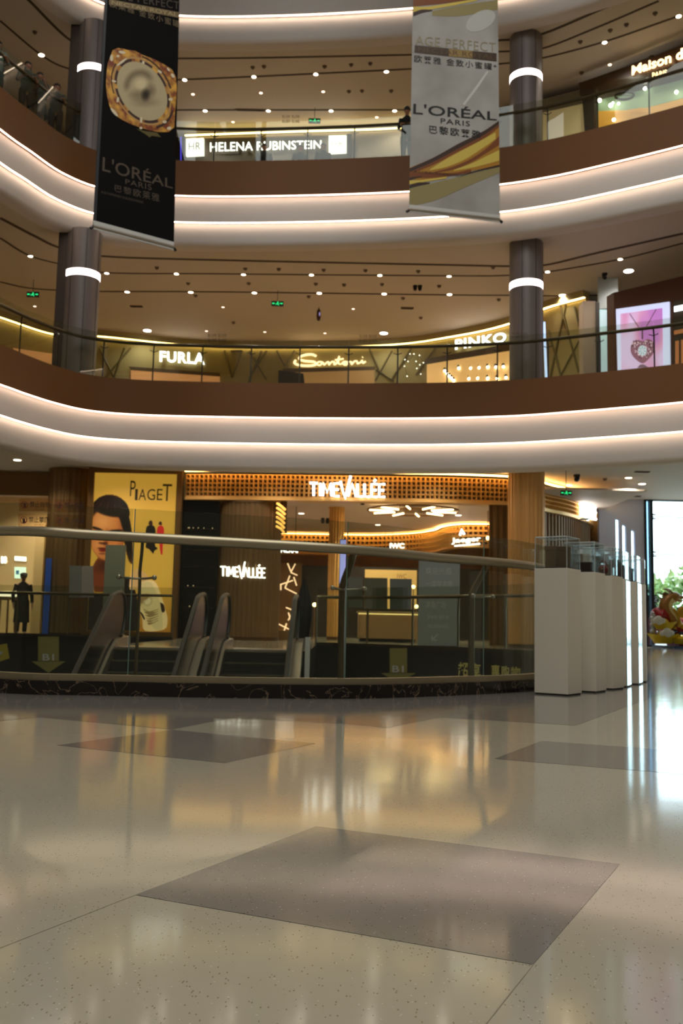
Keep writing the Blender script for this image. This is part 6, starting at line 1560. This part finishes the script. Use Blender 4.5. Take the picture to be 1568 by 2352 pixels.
heart = [(1124, 600), (1070, 580), (1020, 600), (995, 660), (1000, 720), (1040, 780), (1124, 835), (1200, 780), (1245, 720), (1258, 650), (1235, 590), (1190, 568), (1150, 580)]
b = one(mat('screen_heart', (168, 118, 138), .4, power=.5)); f = b.face([sq(p.x, p.y) for p in spline([(x, y, 0) for x, y in heart + [heart[0]]], 4)[:-1]]); bmesh.ops.triangulate(b.bm, faces=[f]); b.build('heart', None, t)
b = one(mat('screen_sparkle', (236, 214, 226), .4, power=.9)); b2 = one(mat('screen_garnet', (112, 66, 84), .4, power=.3)); rnd = random.Random(4)
cnt = 0
while cnt < 90:
    x, y = rnd.uniform(1000, 1255), rnd.uniform(580, 830); dx, dy = (x - 1126) / 130, (705 - y) / 125
    if (dx * dx + dy * dy - .75) ** 3 - dx * dx * dy ** 3 < -.02 and ((x - 1124) / 52) ** 2 + ((y - 695) / 62) ** 2 > 1.05:
        (b if cnt % 2 else b2).face([sq(x + 7 * math.cos(a), y + 7 * math.sin(a)) + q.n * .003 for a in (0, 1.57, 3.14, 4.71)]); cnt += 1
b.build('pave_stones', None, t); b2.build('pave_stones', None, t)
b = one(mat('screen_diamond', (206, 220, 236), .4, power=.8)); b.face([sq(1124 + 48 * math.cos(a), 695 + 58 * math.sin(a)) + q.n * .003 for a in [2 * PI * i / 24 for i in range(24)]]); b.build('centre_stone', None, t)
b = one(mat('screen_facet', (110, 124, 146), .4, power=.4))
for k_ in range(7):
    a = k_ * .9; b.face([sq(1124 + r_ * math.cos(a + d), 695 + r_ * 1.2 * math.sin(a + d)) + q.n * .005 for r_, d in ((10, 0), (40, .12), (36, .3))])
b.build('facet', None, t)
b = one(mat('screen_reflect', (150, 120, 140), .4, power=.45)); b.face([sq(x, y) for x, y in ((1065, 885), (1095, 852), (1130, 845), (1160, 858), (1190, 880))]); b.build('heart_reflection', None, t)
# slice of the neighbouring shop right of the screen
q2 = Quad(SP(1549, 694, .06), SP(1640, 676, .06), SP(1640, 830, .06), SP(1549, 848, .06))
t = thing('display_window', 'edge of a lit shop window right of the pink screen', 'shop window', q2(.5, 0))
one(mat('shop_dim_back', (90, 78, 62), .6)).slab([q2(0, 0), q2(1, 0), q2(1, 1), q2(0, 1)], -q2.n, .03).build('back_panel', None, t)
one(mat('white_tube', (240, 248, 255), .4, power=2.0)).slab([q2(.02, .84, .01), q2(1, .84, .01), q2(1, .92, .01), q2(.02, .92, .01)], q2.n, .02).build('light_tube', None, t)
b = one(mat('copper_glint', (226, 150, 96), .3, .6, power=.3))
for s in (.05, .2, .4, .62): b.slab([q2(s, .02, .01), q2(s + .09, .02, .01), q2(s + .09, .4, .01), q2(s, .4, .01)], q2.n, .02)
b.slab([q2(.02, .5, .01), q2(.5, .5, .01), q2(.5, .56, .01), q2(.02, .56, .01)], q2.n, .02); b.build('copper_strip', None, t)
# pale pillar and tall gallery window left of the screen
pL, pR = at(1337, 780, 27.9), at(1366, 780, 27.9)
struct(one(mat('pale_pillar', (176, 158, 138), .6)).span((pL.x, 27.8, F1Z), (pR.x, 28.3, at(1350, 694, 27.9).z)).build('wall_pillar'))
struct(one(mat('dark_jamb', (62, 58, 54), .5)).span((pR.x, 27.75, F1Z), (at(1374, 780, 27.9).x, 28.2, at(1370, 698, 27.9).z)).build('trim_32'))
t = bpy.data.objects.new('window_3', None); COL.objects.link(t); t.location = (pR.x, 28, F1Z); struct(t)
wz = at(1390, 708, 27.9).z
one(mat('daylit_window', (196, 226, 232), .4, power=.55)).span((at(1374, 780, 28).x, 28.0, F1Z), (at(1412, 780, 28).x, 28.03, wz)).build('bright_pane', None, t)  # daylight outside put in as the pane's own glow
one(Mfr).span((at(1394, 780, 28).x, 27.93, F1Z), (at(1400, 780, 28).x, 28.0, wz - .1)).build('mullion', None, t)
struct(one(mat('pale_header', (196, 204, 200), .6)).span((at(1374, 780, 28).x, 27.98, wz), (at(1420, 780, 28).x, 28.05, CE1)).build('trim_33'))
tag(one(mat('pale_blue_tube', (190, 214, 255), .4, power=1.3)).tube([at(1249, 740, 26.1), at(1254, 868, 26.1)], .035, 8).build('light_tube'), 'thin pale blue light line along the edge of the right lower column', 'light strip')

# ------------------------------------------------------------------ people
def skinned(name, V, E_, R, m, parent, sub=1):
    me = bpy.data.meshes.new(name); me.from_pydata(V, E_, []); o = bpy.data.objects.new(name, me); COL.objects.link(o)
    o.modifiers.new('skin', 'SKIN'); sv = me.skin_vertices[0].data if me.skin_vertices else None
    if sv is None:
        bm = bmesh.new(); bm.from_mesh(me); bm.verts.layers.skin.verify(); bm.to_mesh(me); bm.free(); sv = me.skin_vertices[0].data
    for i, r in enumerate(R): sv[i].radius = r if isinstance(r, tuple) else (r, r); sv[i].use_root = (i == 0)
    s = o.modifiers.new('smooth', 'SUBSURF'); s.levels = sub; s.render_levels = sub
    o.modifiers['skin'].use_smooth_shade = True
    me.materials.append(m); adopt(o, parent); return o
def person(label, loc, face, hgt=1.66, top=(60, 60, 64), bottom=(40, 40, 48), hair='short', skirt=False, pose='stand', hairc=None, cap=False, coat=False, lean=0.0, skin=None):
    """a standing figure; local -Y is where it faces. pose sets the arms"""
    t = thing('person', label, 'person', loc, face); k = hgt / 1.70
    Mx = Matrix.Translation(loc) @ Matrix.Rotation(face, 4, 'Z') @ Matrix.Scale(k, 4)
    def w(p):
        x, y, z = p
        if lean and z > .9: y -= (z - .9) * lean
        return Mx @ Vector((x, y, z))
    V, E_, R = [], [], []
    def add(p, r, j=None):
        V.append(w(p)); R.append(tuple(a * k for a in r) if isinstance(r, tuple) else r * k)
        if j is not None: E_.append((j, len(V) - 1))
        return len(V) - 1
    pel = add((0, 0, .93), (.145, .105)); sp = add((0, .01, 1.10), (.125, .09), pel); ch = add((0, 0, 1.28), (.15, .10), sp)
    nb = add((0, .01, 1.42), (.06, .055), ch); nk = add((0, 0, 1.49), .05, nb); jaw = add((0, -.025, 1.54), (.062, .075), nk); hd = add((0, -.01, 1.61), (.078, .095), jaw); add((0, .0, 1.67), (.055, .065), hd)
    ns = add((0, -.115, 1.575), .014, jaw)
    for s in (-1, 1): add((s * .083, .005, 1.58), .013, hd)
    arms = {}
    for s in (-1, 1):
        sh = add((s * .175, .01, 1.39), .055, ch)
        if pose == 'rail' or (pose == 'phone' and s < 0): el, wr, pm_ = (s * .24, -.1, 1.14), (s * .16, -.33, 1.12), (s * .13, -.40, 1.115)
        elif pose == 'phone' or pose == 'raise': el, wr, pm_ = (s * .24, -.1, 1.15), (s * .1, -.25, 1.32), (s * .08, -.27, 1.39)
        else: el, wr, pm_ = (s * .25, .03, 1.10), (s * .25, -.06, .86), (s * .25, -.09, .78)
        e = add(el, .042, sh); wv = add(wr, .030, e); pv = add(pm_, (.038, .018), wv)
        arms[s] = (sh, el, wr)
        d = (Vector(pm_) - Vector(wr)).normalized(); sd = d.cross(Vector((0, 0, 1)))
        sd = sd.normalized() if sd.length > .1 else Vector((1, 0, 0)); dn = d.cross(sd) * (1 if d.cross(sd).z < 0 else -1)
        if pose == 'stand': sd = Vector((0, -1, 0)); dn = Vector((-s, 0, 0))
        for fi, (o_, l_) in enumerate(((-.030, .06), (-.010, .074), (.010, .078), (.030, .07))):
            b0 = Vector(pm_) + sd * o_ + d * .035; f1 = add(tuple(b0), .0095, pv); f2 = add(tuple(b0 + d * l_ * .55 + dn * .012), .0085, f1); add(tuple(b0 + d * l_ * .85 + dn * .034), .0075, f2)
        b0 = Vector(pm_) - sd * .036 * s - d * .01; f1 = add(tuple(b0), .0105, pv); add(tuple(b0 - sd * .018 * s + d * .04), .009, f1)
    for s in (-1, 1):
        hp_ = add((s * .09, 0, .87), .092, pel); kn = add((s * .10, -.015, .49), .058, hp_); an = add((s * .10, .02, .09), .038, kn); add((s * .11, -.12, .03), (.04, .025), an)
    skinned('body', V, E_, R, skin or M_skin, t)
    # clothing
    def rings(name, secs, m, n=18, wob=0):
        b = MB().use(m); rows = []
        for (cx, cy, z, a, bb) in secs: rows.append([w((cx + a * math.cos(u) * (1 + wob * math.sin(u * 7)), cy + bb * math.sin(u), z)) for u in [2 * PI * i / n for i in range(n)]])
        b.grid(rows, close_v=True); return b.build(name, None, t, smooth_=True)
    mt = mat('cloth_%d_%d_%d' % top, top, .8); mb = mat('cloth_%d_%d_%d' % bottom, bottom, .8)
    z0 = .35 if coat else .86
    secs = [(0, 0, z0, .22 if coat else .175, .16 if coat else .135)] + ([(0, 0, .86, .19, .145)] if coat else []) + [(0, .005, 1.08, .155, .12), (0, 0, 1.28, .185, .13), (0, .005, 1.40, .16, .095), (0, .008, 1.455, .075, .07), (0, .004, 1.475, .062, .06)]
    rings('jacket' if coat else 'top', secs, mt)
    b = MB().use(mt)
    for s in (-1, 1):
        sh, el, wr = arms[s]; a = Vector((s * .165, .01, 1.39)); e = Vector(el); c = e.lerp(Vector(wr), .85 if coat or bottom == top else .25)
        b.tube([w(tuple(p)) for p in (a, a.lerp(e, .5), e, c)], [.075 * k, .062 * k, .054 * k, .046 * k], 10)
    b.build('sleeve', None, t, smooth_=True)
    if skirt: rings('skirt', [(0, 0, .97, .15, .118), (0, 0, .85, .19, .16), (0, 0, .52, .27, .23)], mb, 24, .06)
    else:
        b = MB().use(mb)
        for s in (-1, 1): b.tube([w(p) for p in ((s * .085, 0, .95), (s * .092, 0, .82), (s * .10, -.012, .49), (s * .10, .02, .10))], [.105 * k, .105 * k, .076 * k, .058 * k], 12)
        b.build('trousers', None, t, smooth_=True)
    b = MB().use(mat('dark_shoe', (26, 24, 24), .5))
    for s in (-1, 1): b.ball(w((s * .108, -.05, .035)), .05 * k, (.9, 2.5, .75), 12, 8, Matrix.Rotation(face, 4, 'Z'))
    b.build('shoe', None, t, smooth_=True)
    mh = mat('hair_%d_%d_%d' % hairc, hairc, .6) if hairc else M_hair
    b = MB().use(mh); Rz = Matrix.Rotation(face, 4, 'Z')
    b.ball(w((0, .02, 1.635)), .102 * k, (.93, 1.05, .92), 16, 10, Rz)
    if hair == 'long': b.tube([w((0, .06, 1.64)), w((0, .085, 1.5)), w((0, .09, 1.36)), w((0, .08, 1.2))], [.085 * k, .095 * k, .10 * k, .05 * k], 12)
    b.build('hair', None, t, smooth_=True)
    b = MB().use(M_black)
    for s in (-1, 1): b.ball(w((s * .032, -.098, 1.605)), .010 * k, u=8, v=6)
    b.build('eye', None, t)
    MB().use(mat('lips', (140, 72, 64), .5)).ball(w((0, -.098, 1.535)), .02 * k, (1, .35, .35), 8, 6, Rz).build('mouth', None, t)
    if cap:
        b = MB().use(M_black); b.ball(w((0, .01, 1.67)), .11 * k, (.95, 1.05, .62), 16, 10, Rz); b.ball(w((0, -.13, 1.65)), .07 * k, (1, 1.2, .12), 12, 6, Rz); b.build('cap', None, t, smooth_=True)
    return t
C2b = offset(C2, .56)
def stand2(x, y, **kw):
    p = at_curve(x, y, C2b); d = Vector((0, 6, 0)) - Vector((p.x, p.y, 0)); face = math.atan2(d.x, -d.y)
    return Vector((p.x, p.y, F2Z)), face
for (x, y), lab, kw in (((62, 200), 'person with long dark hair and green top, leftmost of three at the upper rail', dict(top=(58, 66, 48), bottom=(28, 30, 32), hair='long', pose='rail', hgt=1.76)),
                        ((90, 212), 'person in a pale patterned dress, middle of three at the upper rail', dict(top=(70, 70, 58), bottom=(74, 74, 62), hair='long', skirt=True, pose='phone', hgt=1.74)),
                        ((130, 222), 'person with short dark hair and patterned shirt, rightmost of three at the upper rail', dict(top=(64, 66, 56), bottom=(30, 30, 34), pose='rail', hgt=1.76))):
    p, f = stand2(x, y); person(lab, p, f, **kw)
p, f = stand2(-6, 150); person('person in a teal and white top at the left picture edge on the upper gallery', p, f, top=(120, 150, 146), bottom=(34, 60, 60), hair='long', pose='rail', hgt=1.66)
# heads just showing behind the upper parapet
C2c = offset(C2, 2.15)
for x, lab, kw in ((607, 'seated looking dark head left of the others before the long white shop name', dict(top=(34, 32, 34), bottom=(30, 30, 34), hgt=1.68)), (690, 'dark haired person, middle of the heads before the long white shop name', dict(top=(40, 34, 34), bottom=(30, 30, 34), hgt=1.62)), (742, 'dark haired person, rightmost of the heads before the long white shop name', dict(top=(34, 30, 32), bottom=(30, 30, 34), hgt=1.66, hair='long'))):
    p = at_curve(x, 350, C2c); person(lab.replace('seated looking dark head left of the others', 'dark haired person, leftmost of the heads'), Vector((p.x, p.y, F2Z)), .1, **kw)
p, f = stand2(934, 330); person('person in black leaning on the upper rail half hidden by the white banner', p, f, top=(20, 20, 22), bottom=(20, 20, 22), pose='rail', hgt=1.6, lean=.5)
# ground storey: dark figure in the left shop
p = at(49, 1420, 28.9); person('person in a black cap and long dark coat standing in the left shop', Vector((p.x, 28.9, 0)), .5, top=(20, 19, 18), bottom=(18, 18, 18), coat=True, cap=True, hgt=1.82)
